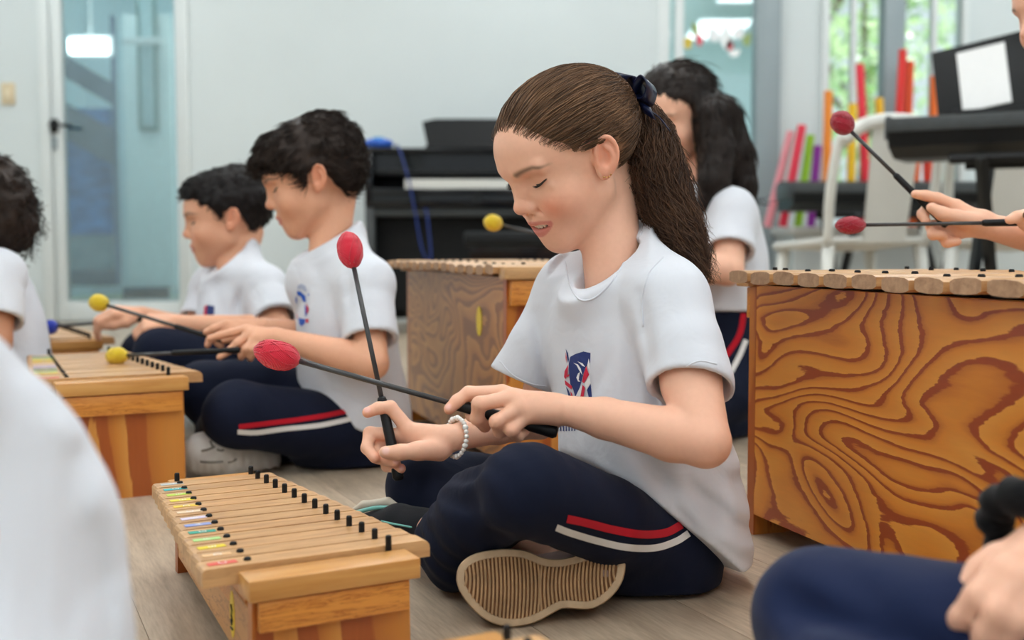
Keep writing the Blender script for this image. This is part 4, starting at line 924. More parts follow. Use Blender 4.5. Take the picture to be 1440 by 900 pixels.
def head_colors(H, base, lips=LIP, brow=(.10, .062, .04), mouth='smile', blush=.35, brow_a=.8):
    base = np.asarray(base); brow = np.asarray(brow)
    def f(P):
        q = H.loc(P); F_, l, u = q[:, 0], np.abs(q[:, 1]), q[:, 2]; c = np.tile(base, (len(P), 1))
        near = (np.abs(q) < .16).all(1)
        def mix(col, a): 
            nonlocal c
            a = np.clip(a, 0, 1)[:, None] * near[:, None]; c = c * (1 - a) + np.asarray(col) * a
        red = base * np.array([1.0, .70, .66])
        mix(red, blush * np.exp(-(((l - .040) / .016) ** 2 + ((u + .022) / .015) ** 2)) * (F_ > .02))
        mix(red, .35 * np.exp(-(((l) / .012) ** 2 + ((u + .012) / .010) ** 2)) * (F_ > .085))
        mix(base * np.array([1.0, .74, .70]), .6 * sstep(.066, .072, l) * (F_ < .012) * (np.abs(u) < .035))
        mix(base * np.array([.92, .80, .76]), .4 * np.exp(-(((l - .031) / .016) ** 2 + ((u - .0135) / .008) ** 2)) * (F_ > .05))
        # eyebrow
        cu = .0292 + .0032 * np.sin(np.clip((l - .016) / .036, 0, 1) * 2.4) - .004 * np.clip((l - .042) / .012, 0, 1); wd = .0036 * (1 - .5 * np.clip((l - .016) / .038, 0, 1))
        mix(brow, brow_a * np.exp(-((u - cu) / wd) ** 2) * sstep(.012, .018, l) * (1 - sstep(.047, .056, l)) * (F_ > .045))
        # lips and teeth
        if mouth == 'smile':
            mid = -.0352 - .0040 * (l / .0285) ** 2; lo_ = -.0512 + .0112 * (l / .0285) ** 2; soft = lambda d_, w_: 1 - sstep(w_ - .0008, w_ + .0010, np.abs(d_)); edge = (1 - sstep(.0265, .0295, l)) * (F_ > .06)
            mix(lips, .8 * soft(u - (mid + .0002), .0026 * (1 - .4 * (l / .031) ** 2)) * edge); mix(lips * np.array([1.04, 1.0, 1.0]), .85 * soft(u - lo_ - .0012, .0052 * (1 - .6 * (l / .031) ** 2)) * edge)
            mix((.22, .05, .05), 1.0 * ((u < -.036) & (u > -.0485) & (l < .0225) & (F_ > .045) & (F_ < .0725)))
        else:
            up_ = np.abs(u + .0395 + .003 * (l / .02) ** 2) < .0040; lo2 = np.abs(u + .0480 - .005 * (l / .02) ** 2) < .0048
            mix(lips, .75 * ((up_ | lo2) & (l < .0205 - .0) & (F_ > .066)))
        return c
    return f
# ================================================================ girl with the ponytail
def bounds(pts, pad):
    p = np.array(pts); return p.min(0) - pad, p.max(0) + pad
def finger(S, joints, r0, r1, k=.004):
    n = len(joints); rs = np.linspace(r0, r1, n); S.chain(joints, rs, k)
def ring_pts(c, a1, a2, n=28): return [np.asarray(c) + np.asarray(a1) * math.cos(2 * math.pi * i / n) + np.asarray(a2) * math.sin(2 * math.pi * i / n) for i in range(n)]
def decal(name, surf, polys, mat, parent, direction=None, offset=.0008, sub=.004):
    """flat print: 2D photo-outline polygons projected on the surface object (seen from the camera side), laid just above it"""
    bm0 = bmesh.new(); bm0.from_mesh(surf.data); bm0.transform(surf.matrix_basis if surf.parent is None else Matrix.Translation(surf.parent.location) @ surf.matrix_basis); tree = BVHTree.FromBMesh(bm0)
    bm = bmesh.new()
    for poly in polys:
        vs = [bm.verts.new((x, y, 0)) for x, y in poly]; bm.faces.new(vs)
    bmesh.ops.triangulate(bm, faces=bm.faces[:])
    for _ in range(6):
        es = [e for e in bm.edges if e.calc_length() > sub]
        if not es: break
        bmesh.ops.subdivide_edges(bm, edges=es, cuts=1); bmesh.ops.triangulate(bm, faces=[f for f in bm.faces if len(f.verts) > 3])
    for v in list(bm.verts):
        r = Vector(ray(v.co.x, v.co.y)).normalized(); hit = tree.ray_cast(Vector(CAM), r)
        if hit[0] is None: bm.verts.remove(v); continue
        nn = hit[1] if hit[1].dot(r) < 0 else -hit[1]; v.co = hit[0] + nn * offset
    me = bpy.data.meshes.new(name); bm.to_mesh(me); bm.free(); bm0.free(); me.polygons.foreach_set('use_smooth', [True] * len(me.polygons))
    o = link(name, me, mat, parent); o.location = -Vector(parent.location) if parent.parent is None else -Vector(parent.parent.location); return o

GB = thing('person', 'girl with a brown ponytail and navy bow playing the small xylophone, in sharp focus', 'person', (*onZ(880, 815)[:2], 0))
E0 = W(849, 226, 1.335); _h = head_frame((0, 0, 0), math.radians(29), math.radians(30)); GH = head_frame(E0 - .070 * _h.l, math.radians(29), math.radians(30), 0, 1.0)
g = dict(neck=W(862, 392, 1.395), shN=W(945, 428, 1.315), shF=W(795, 420, 1.49), elN=W(992, 622, 1.215), wrN=W(796, 577, 1.268), elF=W(757, 588, 1.53), wrF=W(641, 615, 1.425),
         hipN=W(950, 775, 1.37), hipF=W(880, 740, 1.49), knN=W(740, 686, 1.20), knF=W(600, 684, 1.50), anN=W(612, 748, 1.39), anF=W(815, 812, 1.275))
side = nrm([.51, -.86, 0]); fwd = nrm([-.86, -.51, 0])
g_body = Solid(); head_solid(g_body, GH, 'smile', ear_f=.009)
g_body.cone(GH(-.030, 0, -.030), g['neck'], .0335, .0345, .014)
g_body.cone(g['neck'] + (.0, 0, -.03), GH(-.065, 0, -.03), .028, .024, .014)
tors = [(W(905, 775, 1.405), .085, .065), (W(905, 640, 1.405), .090, .070), (W(884, 500, 1.41), .105, .075), (W(872, 425, 1.405), .085, .05)]
g_body.loft(tors, side, .03)
g_body.chain([g['shN'] + fwd * .0, W(972, 540, 1.26), g['elN']], [.033, .033, .027], .01); g_body.chain([g['elN'], W(945, 611, 1.232), W(850, 588, 1.255), g['wrN']], [.0265, .029, .0225, .0165], .006)
g_body.chain([g['shF'], g['elF']], [.033, .028], .01); g_body.chain([g['elF'], W(700, 597, 1.475), g['wrF']], [.027, .025, .0165], .006)
# --- near (left) hand over the mallet
def pts(*a): return [W(*q) for q in a]
NH = dict(i=pts((706, 552, 1.275), (659, 553, 1.280), (643, 564, 1.277), (632, 575, 1.274)), m=pts((721, 559, 1.262), (674, 568, 1.252), (671, 588, 1.262), (682, 600, 1.280)),
          r=pts((732, 572, 1.256), (698, 593, 1.247), (703, 607, 1.262), (714, 603, 1.278)), p=pts((741, 585, 1.258), (719, 605, 1.250), (728, 613, 1.262), (737, 608, 1.275)))
for f_, r0, r1 in (('i', .0086, .0066), ('m', .0088, .0070), ('r', .0084, .0066), ('p', .0078, .0060)):
    g_body.cone(W(782, 577, 1.270), NH[f_][0], .0120, .0088, .010); finger(g_body, NH[f_], r0, r1, .0035)
g_body.chain(pts((775, 590, 1.285), (722, 592, 1.298), (690, 588, 1.294), (663, 585, 1.286)), [.013, .011, .009, .0072], .006)
g_body.ell(W(758, 573, 1.268), np.array([.029, .0165, .0105]), .008, np.stack([nrm(W(796, 577, 1.268) - W(715, 560, 1.262)), UP, nrm(np.cross(nrm(W(796, 577, 1.268) - W(715, 560, 1.262)), UP))], 1))
# --- far (right) hand, thumb towards the camera
FH = dict(i=pts((574, 603, 1.432), (549, 573, 1.436), (532, 574, 1.432), (517, 580, 1.426)), m=pts((566, 612, 1.440), (520, 609, 1.438), (516, 630, 1.424), (527, 644, 1.412)),
          r=pts((568, 624, 1.446), (530, 626, 1.446), (532, 644, 1.424), (556, 650, 1.408)), p=pts((574, 634, 1.448), (543, 641, 1.446), (544, 656, 1.428), (564, 659, 1.414)))
for f_, r0, r1 in (('i', .0092, .0070), ('m', .0088, .0068), ('r', .0086, .0068), ('p', .0078, .0062)):
    g_body.cone(W(628, 617, 1.428), FH[f_][0], .0125, .0092, .010); finger(g_body, FH[f_], r0, r1, .0035)
g_body.chain(pts((618, 632, 1.418), (588, 634, 1.402), (563, 636, 1.398), (542, 636, 1.402)), [.0150, .0110, .0092, .0078], .007)
g_body.ell(W(603, 617, 1.428), np.array([.030, .016, .012]), .008, np.stack([nrm(W(640, 615, 1.425) - W(570, 618, 1.44)), UP, nrm(np.cross(nrm(W(640, 615, 1.425) - W(570, 618, 1.44)), UP))], 1))
# legs (under the trousers, ankles show a little)
for hp, kn, an in (('hipN', 'knN', 'anN'), ('hipF', 'knF', 'anF')):
    g_body.chain([g[hp], g[kn]], [.036, .036], .01); g_body.chain([g[kn], g[an]], [.034, .024], .01)
NAILS = [(NH['i'][-1] + (W(627, 569, 1.262) - NH['i'][-1]) * .6, .0052), (FH['i'][-1] + (0, -.004, .004), .005), (W(543, 634, 1.395), .0058), (W(557, 648, 1.402), .005), (W(565, 657, 1.408), .0045)]
def g_col(P):
    c = head_colors(GH, SKIN_G, blush=.9)(P)
    for q, r in NAILS:
        a = (1 - sstep(r * .6, r * 1.1, np.linalg.norm(P - q, axis=1)))[:, None]; c = c * (1 - .75 * a) + np.array(srgb(250, 208, 202)) * .75 * a
    for F_ in (NH, FH):        # fingertips and knuckles slightly redder
        for f_ in F_.values():
            for q, am in ((f_[-1], .6), (f_[1], .25)):
                a = (np.exp(-(np.linalg.norm(P - q, axis=1) / .010) ** 2))[:, None] * am; c = c * (1 - a) + c * np.array([1.0, .78, .74]) * a
    a = (np.exp(-(np.linalg.norm(P - g['elN'], axis=1) / .035) ** 2))[:, None] * .3; c = c * (1 - a) + c * np.array([1, .82, .78]) * a
    return c
hl, hh_ = bounds([GH(.1, 0, 0), GH(-.1, 0, 0), GH(0, 0, .11), GH(0, 0, -.09), GH(0, .085, 0), GH(0, -.085, 0)], .012)
hl[2] = min(hl[2], g['neck'][2] - .02); hl[1] = GH.o[1] - .10
nl_, nh_ = bounds([g['elN'], g['wrN'], W(965, 520, 1.27)] + NH['i'] + NH['p'] + NH['m'], .045)
fl_, fh_ = bounds([g['wrF'], g['elF']] + FH['i'] + FH['p'], .03)
tl_, th_ = bounds([g[k] for k in ('hipN', 'hipF', 'knN', 'knF', 'anN', 'anF', 'shN', 'shF')], .06)
girl_body = solid_part('body', g_body, [(np.minimum.reduce([hl, nl_, fl_, tl_]), np.maximum.reduce([hh_, nh_, fh_, th_]), .00158, (float(min(nl_[2], fl_[2])), .007))], M['skin'], GB, g_col)

# --- eyes: lash line, lashes, sliver of eyeball
def eye_bits(H, parent, bright=True, lash=.0011, hairs=14):
    s = H.s
    for q in (-1, 1):
        mb = MB(); line = []
        for i in range(9):
            t = i / 8; l = .0195 + .0255 * t; u = .0120 - .0050 * math.sin(math.pi * (t * .9 + .03)) + .0025 * t
            d = np.array([.0565, q * .0315, .0075]); v = np.array([0, q * (l - .0315), u - .0075]); fx = .0565 + .0138 * math.sqrt(max(.06, 1 - ((l - .0315) / .0152) ** 2 - ((u - .0110) / .0122) ** 2)) + .0010
            line.append((fx, q * l, u))
        mb.tube([H(*p) for p in line], [lash * s * (.5 + .8 * math.sin(math.pi * min(1, .15 + .8 * i / 8))) for i in range(9)], 6)
        for i in range(hairs):
            t = .15 + .83 * i / (hairs - 1); k = t * 8; a = int(min(7, k)); p = np.array(line[a]) * (1 - (k - a)) + np.array(line[a + 1]) * (k - a)
            dv = np.array([.0052, q * .004 * (t - .35), -.0022]); mb.tube([H(*p), H(*(p + dv * .6)), H(*(p + dv + np.array([.0006, 0, .0012])))], [.00032 * s, .00026 * s, .0001 * s], 3)
        o = mb.build('eyelashes', M['lash'], parent, smooth=True); o.location = -Vector(parent.location)
M['lash'] = plain('dark_lashes', srgb(40, 26, 22), .6)
eye_bits(GH, GB, lash=.0012, hairs=26)
tm = MB()
for i in range(-4, 4):
    th = (i + .5) * .27; ce = np.array([.0575 + .0205 * math.cos(th), .0262 * math.sin(th), -.0405 + .0008 * abs(i + .5)]); tg = np.array([-.0205 * math.sin(th), .0262 * math.cos(th), 0]); tg /= np.linalg.norm(tg); no = np.array([tg[1], -tg[0], 0])
    w_ = .0040 if abs(i + .5) < 1 else .0034; tm.ellipsoid(GH(*ce), [GH.R @ (tg * w_), GH.R @ (no * .0026), GH.R @ np.array([0, 0, .0062])], 10, 8)
tm.build('teeth', plain('tooth_enamel', srgb(238, 230, 216), .25, .02, 20), GB, smooth=True).location = -GB.location
mbk = MB()
for q, (u_, f_) in enumerate([(-.0185, .0045), (-.0205, .0015), (-.0215, -.002), (-.0205, -.0055), (-.018, -.008)]): mbk.ellipsoid(GH(f_ + .0075, .0745, u_ + .003), [GH.f * .0012, GH.l * .0012, GH.u * .0012], 8, 6)
ear = mbk.build('earring', plain('gold_metal', srgb(226, 178, 110), .2, .02, 10, 0, 1.0), GB, smooth=True); ear.location = -GB.location

# ================================================================ her T-shirt
g_shirt = Solid()
st_secs = [(W(918, 800, 1.405), .132, .112), (W(912, 730, 1.41), .134, .108), (W(904, 640, 1.405), .120, .098), (W(892, 560, 1.41), .117, .092), (W(882, 490, 1.41), .118, .088), (W(874, 435, 1.405), .105, .070), (W(868, 405, 1.402), .070, .050)]
g_shirt.loft(st_secs, side, .0, p_=2.2)
g_shirt.cone(W(925, 405, 1.345), W(810, 400, 1.465), .040, .038, .03)
g_shirt.chain([W(938, 425, 1.318), W(958, 490, 1.285), W(971, 542, 1.262)], [.051, .049, .052], .014)
g_shirt.chain([W(800, 420, 1.49), W(762, 490, 1.485), W(733, 540, 1.49)], [.048, .046, .047], .03)
g_shirt.cone(W(881, 338, 1.412), W(872, 440, 1.405), .042, .078, .02); g_shirt.cone(W(836, 404, 1.365), W(872, 440, 1.40), .040, .07, .02); g_shirt.cone(W(885, 350, 1.40), W(945, 425, 1.325), .034, .046, .02); g_shirt.cone(W(868, 360, 1.43), W(800, 420, 1.48), .034, .042, .02)
# folds
def g_folds(p, d):
    a = vnoise(p * np.array([16, 16, 6]) + 3.1) * .0050 + vnoise(p * np.array([34, 34, 16]) + 9) * .0018
    # drape between arm and waist, rumple at the bottom back
    q = p - W(975, 720, 1.36); r2 = (q ** 2).sum(-1); t = p @ nrm(W(1000, 650, 1.36) - W(960, 780, 1.36)) * 120
    w = np.exp(-r2 / .0060); u_ = (p @ nrm(np.array([.6, -.3, .75]))) * 230 + 2.2 * vnoise(p * 14)
    for x0, y0, x1, y1, dp_, d0, wd_ in ((901, 415, 926, 565, .0105, 1.315, .0075), (858, 430, 846, 560, .0035, 1.33, .012), (884, 450, 893, 600, .0040, 1.32, .012), (753, 440, 770, 556, .0080, 1.43, .008), (832, 560, 860, 500, .0030, 1.34, .008), (930, 660, 985, 770, .004, 1.30, .010), (960, 650, 1005, 740, .004, 1.32, .010), (905, 640, 960, 740, .004, 1.29, .010)):
        d = d + groove(p, W(x0, y0, d0), W(x1, y1, d0), dp_, wd_)
    return d - a - w * .0042 * np.sin(u_)
g_shirt.fn(g_folds)
# hollow sleeves and neck, hem
axN = nrm(W(971, 542, 1.262) - W(945, 428, 1.315)); eN = W(972, 545, 1.260)
cN = nrm(axN + np.array([-.25, 0, .10])); g_shirt.cyl(eN - axN * .004 + np.array([.012, -.012, 0]), eN + cN * .09 + np.array([.012, -.012, 0]), .064, .002, '-')
axF = nrm(W(733, 540, 1.49) - W(795, 420, 1.49)); eF = W(735, 532, 1.49); cF = nrm(axF + np.array([.10, 0, .05])); g_shirt.cyl(eF + np.array([-.01, .01, 0]), eF + cF * .09 + np.array([-.01, .01, 0]), .060, .002, '-')
g_shirt.cone(eN - axN * .010, eN + axN * .05, .0405, .045, .003, '-'); g_shirt.cone(eF - axF * .012, eF + axF * .05, .036, .040, .003, '-')
A_, B_, C_ = W(1004, 800, 1.42), W(905, 690, 1.27), W(788, 640, 1.42); pn_ = np.cross(B_ - A_, C_ - A_); pn_ = pn_ if pn_[2] < 0 else -pn_
g_shirt.plane(A_, pn_, .003, '-')
# neck opening
nc = W(850, 366, 1.395); na = nrm(W(818, 413, 1.40 - .055) - W(893, 315, 1.43)); nside = nrm(np.cross(na, np.cross(side, na))) * 1.0; nsd = side
nax = nrm(np.cross(na, nsd)); nax = nax if nax[2] > 0 else -nax
cen_front, cen_back = W(820, 410, 1.345), W(896, 316, 1.425); nc = (cen_front + cen_back) / 2; a1 = (cen_front - cen_back) / 2; nsd = nrm(side - nrm(a1) * (side @ nrm(a1))); nax = np.cross(nrm(a1), nsd); nax = nax if nax[2] > 0 else -nax
collar = ring_pts(nc, a1 * .98, nsd * .050, 30)
g_shirt.cyl(nc + nax * .002, nc + nax * .09, .095, .002, '-')
g_shirt.cone(nc - nax * .030, nc + nax * .05, .0385, .0385, .003, '-'); g_shirt.cone(nc + a1 * .42 - nax * .022, nc + a1 * .42 + nax * .05, .034, .034, .003, '-')
lo_, hi_ = bounds([q[0] for q in st_secs] + [eN, eF], .15)
lo_[2] = 0.0
girl_shirt = solid_part('t_shirt', g_shirt, [(lo_, hi_, .0032)], M['shirt'], GB, None, 1)
# stitched seams lying on the cloth
def seam(surf, pix_path, r=.0011, name='seam'):
    bm0 = bmesh.new(); bm0.from_mesh(surf.data); bm0.transform(Matrix.Translation(surf.parent.location)); tree = BVHTree.FromBMesh(bm0); out = []
    for q in smooth_path([(x, y, 0) for x, y in pix_path], 8):
        r_ = Vector(ray(q[0], q[1])).normalized(); hit = tree.ray_cast(Vector(CAM), r_)
        if hit[0] is not None: out.append(np.array(hit[0] - r_ * r * .3))
    bm0.free()
    if len(out) > 2: m_ = MB(); m_.tube(out, r, 6); o = m_.build(name, M['shirt'], surf, smooth=True); o.location = -surf.parent.location
seam(girl_shirt, [(795, 368), (801, 400), (815, 421), (836, 419), (860, 396), (882, 362), (903, 326)], .0012)
seam(girl_shirt, [(932, 362), (912, 385), (903, 420), (904, 460)], .0010); seam(girl_shirt, [(943, 543), (958, 522), (982, 508), (1008, 512)], .0009, 'hem_seam'); seam(girl_shirt, [(703, 508), (722, 528), (748, 540), (768, 543)], .0009, 'hem_seam')
# ================================================================ her trousers
g_tr = Solid()
g_tr.loft([(W(905, 815, 1.405), .100, .086), (W(905, 745, 1.41), .108, .088), (W(903, 690, 1.41), .100, .080)], side, 0)
g_tr.chain([g['hipN'], W(850, 730, 1.275), g['knN']], [.054, .050, .050], .02)
g_tr.chain([g['knN'] + (0, .01, -.004), W(672, 722, 1.30), W(632, 760, 1.37)], [.048, .048, .044], .01)
g_tr.cone(W(672, 735, 1.27), W(640, 790, 1.33), .034, .034, .02)
g_tr.chain([g['hipF'], W(740, 700, 1.52), g['knF']], [.060, .054, .050], .02)
g_tr.chain([g['knF'], W(700, 775, 1.40), W(790, 803, 1.31)], [.048, .042, .036], .02)
g_tr.cone(W(945, 800, 1.385), W(865, 790, 1.32), .042, .034, .02)
def t_folds(p, d):
    a = vnoise(p * np.array([18, 18, 14]) + 5) * .003
    q = p - W(690, 690, 1.24); w = np.exp(-(q ** 2).sum(-1) / .0045); ph = (p @ nrm(np.array([.75, .5, .45]))) * 260 + 2.5 * vnoise(p * 18)
    q2 = p - W(640, 770, 1.32); w2 = np.exp(-(q2 ** 2).sum(-1) / .004); ph2 = (p @ nrm(np.array([.5, -.2, .9]))) * 240 + 2 * vnoise(p * 20 + 7)
    return d - a - w * .003 * np.sin(ph) - w2 * .003 * np.sin(ph2)
g_tr.fn(t_folds); g_tr.plane((0, 0, .004), (0, 0, -1), .006, '-')
# keep the foot and the waist clear
lo_, hi_ = bounds([g[k] for k in ('hipN', 'hipF', 'knN', 'knF', 'anN', 'anF')] + [W(912, 690, 1.41)], .12); lo_[2] = -.01
girl_tr = solid_part('trousers', g_tr, [(lo_, hi_, .0036)], M['navy'], GB, None, 1)
def band(c_top, w_, n=40):
    """photo-space strip: list of (x, y) centre points and half widths -> polygon"""
    c = np.array(c_top, float); t = np.gradient(c, axis=0); nn = np.stack([-t[:, 1], t[:, 0]], 1); nn /= np.linalg.norm(nn, axis=1, keepdims=True); w_ = np.asarray(w_).reshape(-1, 1); a = c + nn * w_; b = c - nn * w_
    return [[tuple(a[i]), tuple(a[i + 1]), tuple(b[i + 1]), tuple(b[i])] for i in range(len(c) - 1)]
def curve2(ps, n=30):
    q = smooth_path([(x, y, 0) for x, y in ps], 8); return [(v[0], v[1]) for v in q]
red_c = curve2([(797, 729), (825, 735), (860, 744), (900, 751), (935, 749), (958, 738)]); wht_c = curve2([(782, 741), (803, 749), (840, 760), (880, 769), (920, 770), (950, 761), (968, 750)])
decal('red_stripe', girl_tr, band(red_c, [5.6] * len(red_c)), M['stripe_red'], girl_tr, sub=5, offset=.0010)
decal('white_stripe', girl_tr, band(wht_c, [4.8] * len(wht_c)), M['stripe_white'], girl_tr, sub=5, offset=.0010)

# ================================================================ her emblem (photo outlines in pixels, printed on the shirt)
M['print_navy'] = plain('navy_print', srgb(24, 48, 112), .6, .03); M['print_red'] = plain('red_print', srgb(206, 30, 66), .6, .03); M['print_white'] = plain('white_print_ink', srgb(238, 238, 240), .6, .02); M['print_blue'] = plain('blue_print', srgb(30, 90, 190), .6, .05)
def LG(*a): return [(770 + x / 6.0, 470 + y / 6.0) for x, y in a]
emb_navy = [LG((195, 190), (235, 168), (305, 145), (365, 158), (362, 240), (350, 205), (322, 280), (298, 360), (270, 470), (238, 530), (215, 450), (195, 420), (185, 340), (182, 250)), LG((156, 122), (176, 160), (184, 215), (176, 240), (166, 180)), LG((335, 470), (365, 420), (380, 548), (352, 540)), LG((158, 440), (180, 470), (200, 520), (180, 520))]
emb_red = [LG((182, 255), (176, 330), (160, 380), (146, 360), (152, 310)), LG((152, 385), (216, 440), (208, 465), (158, 425)), LG((172, 345), (192, 335), (188, 352), (168, 362)), LG((332, 268), (356, 340), (312, 412), (298, 400), (312, 330)), LG((302, 425), (322, 450), (308, 540), (282, 535)), LG((200, 480), (214, 500), (222, 530), (205, 525)), LG((160, 150), (168, 190), (166, 245), (160, 200))]
emb_white = [LG((222, 240), (262, 255), (285, 290), (300, 345), (275, 310), (250, 262)), LG((258, 228), (300, 245), (322, 275), (300, 268)), LG((262, 330), (280, 318), (258, 350), (268, 385), (284, 400), (262, 398), (248, 365)), LG((352, 205), (362, 260), (358, 300), (340, 262)), LG((356, 345), (368, 410), (330, 470), (316, 415)), LG((282, 440), (298, 425), (280, 535), (240, 528))]
decal('lettering', girl_shirt, [[(x, 598 + (k % 2)), (x + 1.6, 598), (x + 1.8, 606), (x + .2, 606)] for k, x in enumerate(range(784, 812, 4))], M['print_navy'], girl_shirt, sub=3, offset=.0008)
decal('emblem_navy', girl_shirt, emb_navy, M['print_navy'], girl_shirt, sub=3, offset=.0006); decal('emblem_white', girl_shirt, emb_white, M['print_white'], girl_shirt, sub=3, offset=.0010); decal('emblem_red', girl_shirt, emb_red, M['print_red'], girl_shirt, sub=3, offset=.0013)

# ================================================================ her shoes
def foot_pix(S, poly): return [(620 + x / 3.349, 700 + y / 3.349) for x, y in poly]
sole_out = [(72, 390), (76, 345), (96, 305), (140, 272), (200, 252), (270, 242), (340, 240), (400, 248), (450, 268), (500, 285), (560, 288), (620, 276), (690, 258), (770, 254), (835, 262), (866, 275), (870, 320), (860, 380), (835, 430), (795, 475), (740, 512), (690, 526), (620, 522), (570, 522), (520, 548), (470, 576), (410, 598), (340, 608), (270, 600), (210, 575), (160, 535), (115, 485), (85, 435)]
so = smooth_path([(620 + x / 3.349, 700 + y / 3.349, 0) for x, y in sole_out + sole_out[:1]], 2)[:-1]
SD = 1.222
def solept(x, y, dep=0.0):     # sole plane: vertical, top leaning away from the camera
    return W(x, y, SD + (880 - y) * .00018 + (x - 760) * .00012 + dep)
M['sole'] = plain('dusty_gum_sole', srgb(178, 142, 102), .7, .22, 60, .4); M['sole_dark'] = plain('worn_sole_grooves', srgb(128, 88, 54), .75, .25, 90); M['sole_rim'] = plain('sole_rim_cream', srgb(190, 164, 132), .7, .15, 50)
mb = MB(); n = len(so); ctr = np.mean([(q[0], q[1]) for q in so], 0)
def shrink(k):
    P_ = np.array([(q[0], q[1]) for q in so]); t = np.roll(P_, -1, 0) - np.roll(P_, 1, 0); nn = np.stack([-t[:, 1], t[:, 0]], 1); nn /= np.linalg.norm(nn, axis=1, keepdims=True); nn *= np.sign(((ctr - P_) * nn).sum(1).mean()); return [tuple(p) for p in P_ + nn * (1 - k) * 95]
rings = [(1.0, .026), (1.0, .004), (.985, .0006), (.93, .0), (.885, .0004), (.875, .0028)]
V = []
for k, dep in rings: V += [solept(x, y, dep) for x, y in shrink(k)]
fs = [(a * n + i, (a + 1) * n + i, (a + 1) * n + (i + 1) % n, a * n + (i + 1) % n) for a in range(len(rings) - 1) for i in range(n)]
mb.add(V, fs + [tuple(reversed(range((len(rings) - 1) * n, len(rings) * n)))]); girl_sole = mb.build('shoe_sole', [M['sole_rim']], GB, angle=50); girl_sole.location = -GB.location
mb = MB(); inner = shrink(.90)
def xs_at(poly, x):
    ys = []
    for i in range(len(poly)):
        (xa, ya), (xb, yb) = poly[i], poly[(i + 1) % len(poly)]
        if (xa - x) * (xb - x) < 0: ys.append(ya + (yb - ya) * (x - xa) / (xb - xa))
    return sorted(ys)
x = min(p[0] for p in inner) + 3
mb2 = MB()
while x < max(p[0] for p in inner) - 3:
    ys = xs_at(inner, x)
    if len(ys) >= 2:
        y0, y1 = ys[0] + 1.5, ys[-1] - 1.5; m_ = 6; w_ = 1.9; V = []
        for k in range(m_ + 1):
            y = y0 + (y1 - y0) * k / m_; bend = 2.2 * math.sin(math.pi * k / m_) * (1 if x < 760 else -1); V += [solept(x - w_ + bend, y, .003), solept(x - w_ * .7 + bend, y, -.0004), solept(x + w_ * .7 + bend, y, -.0004), solept(x + w_ + bend, y, .003)]
        mb2.add(V, [(4 * k + a, 4 * k + a + 1, 4 * k + a + 5, 4 * k + a + 4) for k in range(m_) for a in range(3)])
    x += 5.4
tr_ = mb2.build('tread', M['sole'], girl_sole)
pl_ = MB(); q_ = shrink(.88); pl_.add([solept(x, y, .0022) for x, y in q_], [tuple(reversed(range(len(q_))))]); po = pl_.build('tread_bed', M['sole_dark'], girl_sole)
up_ = Solid(); up_.chain([W(680, 826, 1.268), W(740, 818, 1.275), W(820, 806, 1.275), W(846, 806, 1.272)], [.024, .027, .027, .024], .01)
up_.fn(lambda p, d: d - .0012 * vnoise(p * 60)); lo_, hi_ = bounds([W(660, 826, 1.27), W(860, 800, 1.28)], .05)
up_.plane(W(760, 830, 1.243), -FW, .003, '-')
M['shoe_grey'] = cloth('grey_pink_mesh', srgb(176, 150, 142), .8, 400, .3, .15)
solid_part('shoe_upper', up_, [(lo_, hi_, .003)], M['shoe_grey'], GB)
# other foot: dark trainer lying on its side, cream and teal sole turned away
f2 = Solid(); f2.chain([W(520, 742, 1.455), W(560, 738, 1.44), W(612, 748, 1.41)], [.020, .026, .028], .01); f2.plane((0, 0, .003), (0, 0, -1), .004, '-'); lo_, hi_ = bounds([W(520, 742, 1.455), W(620, 748, 1.41)], .05)
M['shoe_dark'] = cloth('black_mesh_shoe', srgb(20, 22, 28), .7, 500, .3, .2); fo = solid_part('shoe_upper', f2, [(lo_, hi_, .0032)], M['shoe_dark'], GB)
sl = Solid(); P2 = [W(490, 722, 1.478), W(512, 710, 1.474), W(545, 706, 1.468), W(575, 716, 1.46), W(602, 731, 1.452)]
sl.chain(P2, [.003, .0055, .006, .005, .0025], .004); lo_, hi_ = bounds(P2, .03)
M['sole_cream'] = plain('cream_rubber', srgb(222, 212, 194), .6, .05, 30); M['teal_rubber'] = plain('teal_rubber', srgb(126, 198, 190), .5, .05, 30)
so2 = solid_part('shoe_sole', sl, [(lo_, hi_, .0025)], M['sole_cream'], GB)
tm = MB(); tm.tube(smooth_path([W(496, 722, 1.455), W(530, 714, 1.445), W(558, 716, 1.437), W(580, 724, 1.43), W(600, 732, 1.425)], 6), .0028, 8); t_ = tm.build('teal_band', M['teal_rubber'], so2, smooth=True); t_.location = -GB.location
tm = MB(); tm.tube(smooth_path([W(536, 733, 1.410), W(560, 738, 1.402), W(585, 742, 1.396), W(606, 740, 1.392)], 6), .0013, 6); tm.ellipsoid(W(600, 739, 1.388), [RT * .012, UP * .003, FW * .003]); t_ = tm.build('piping', M['teal_rubber'], fo, smooth=True); t_.location = -GB.location

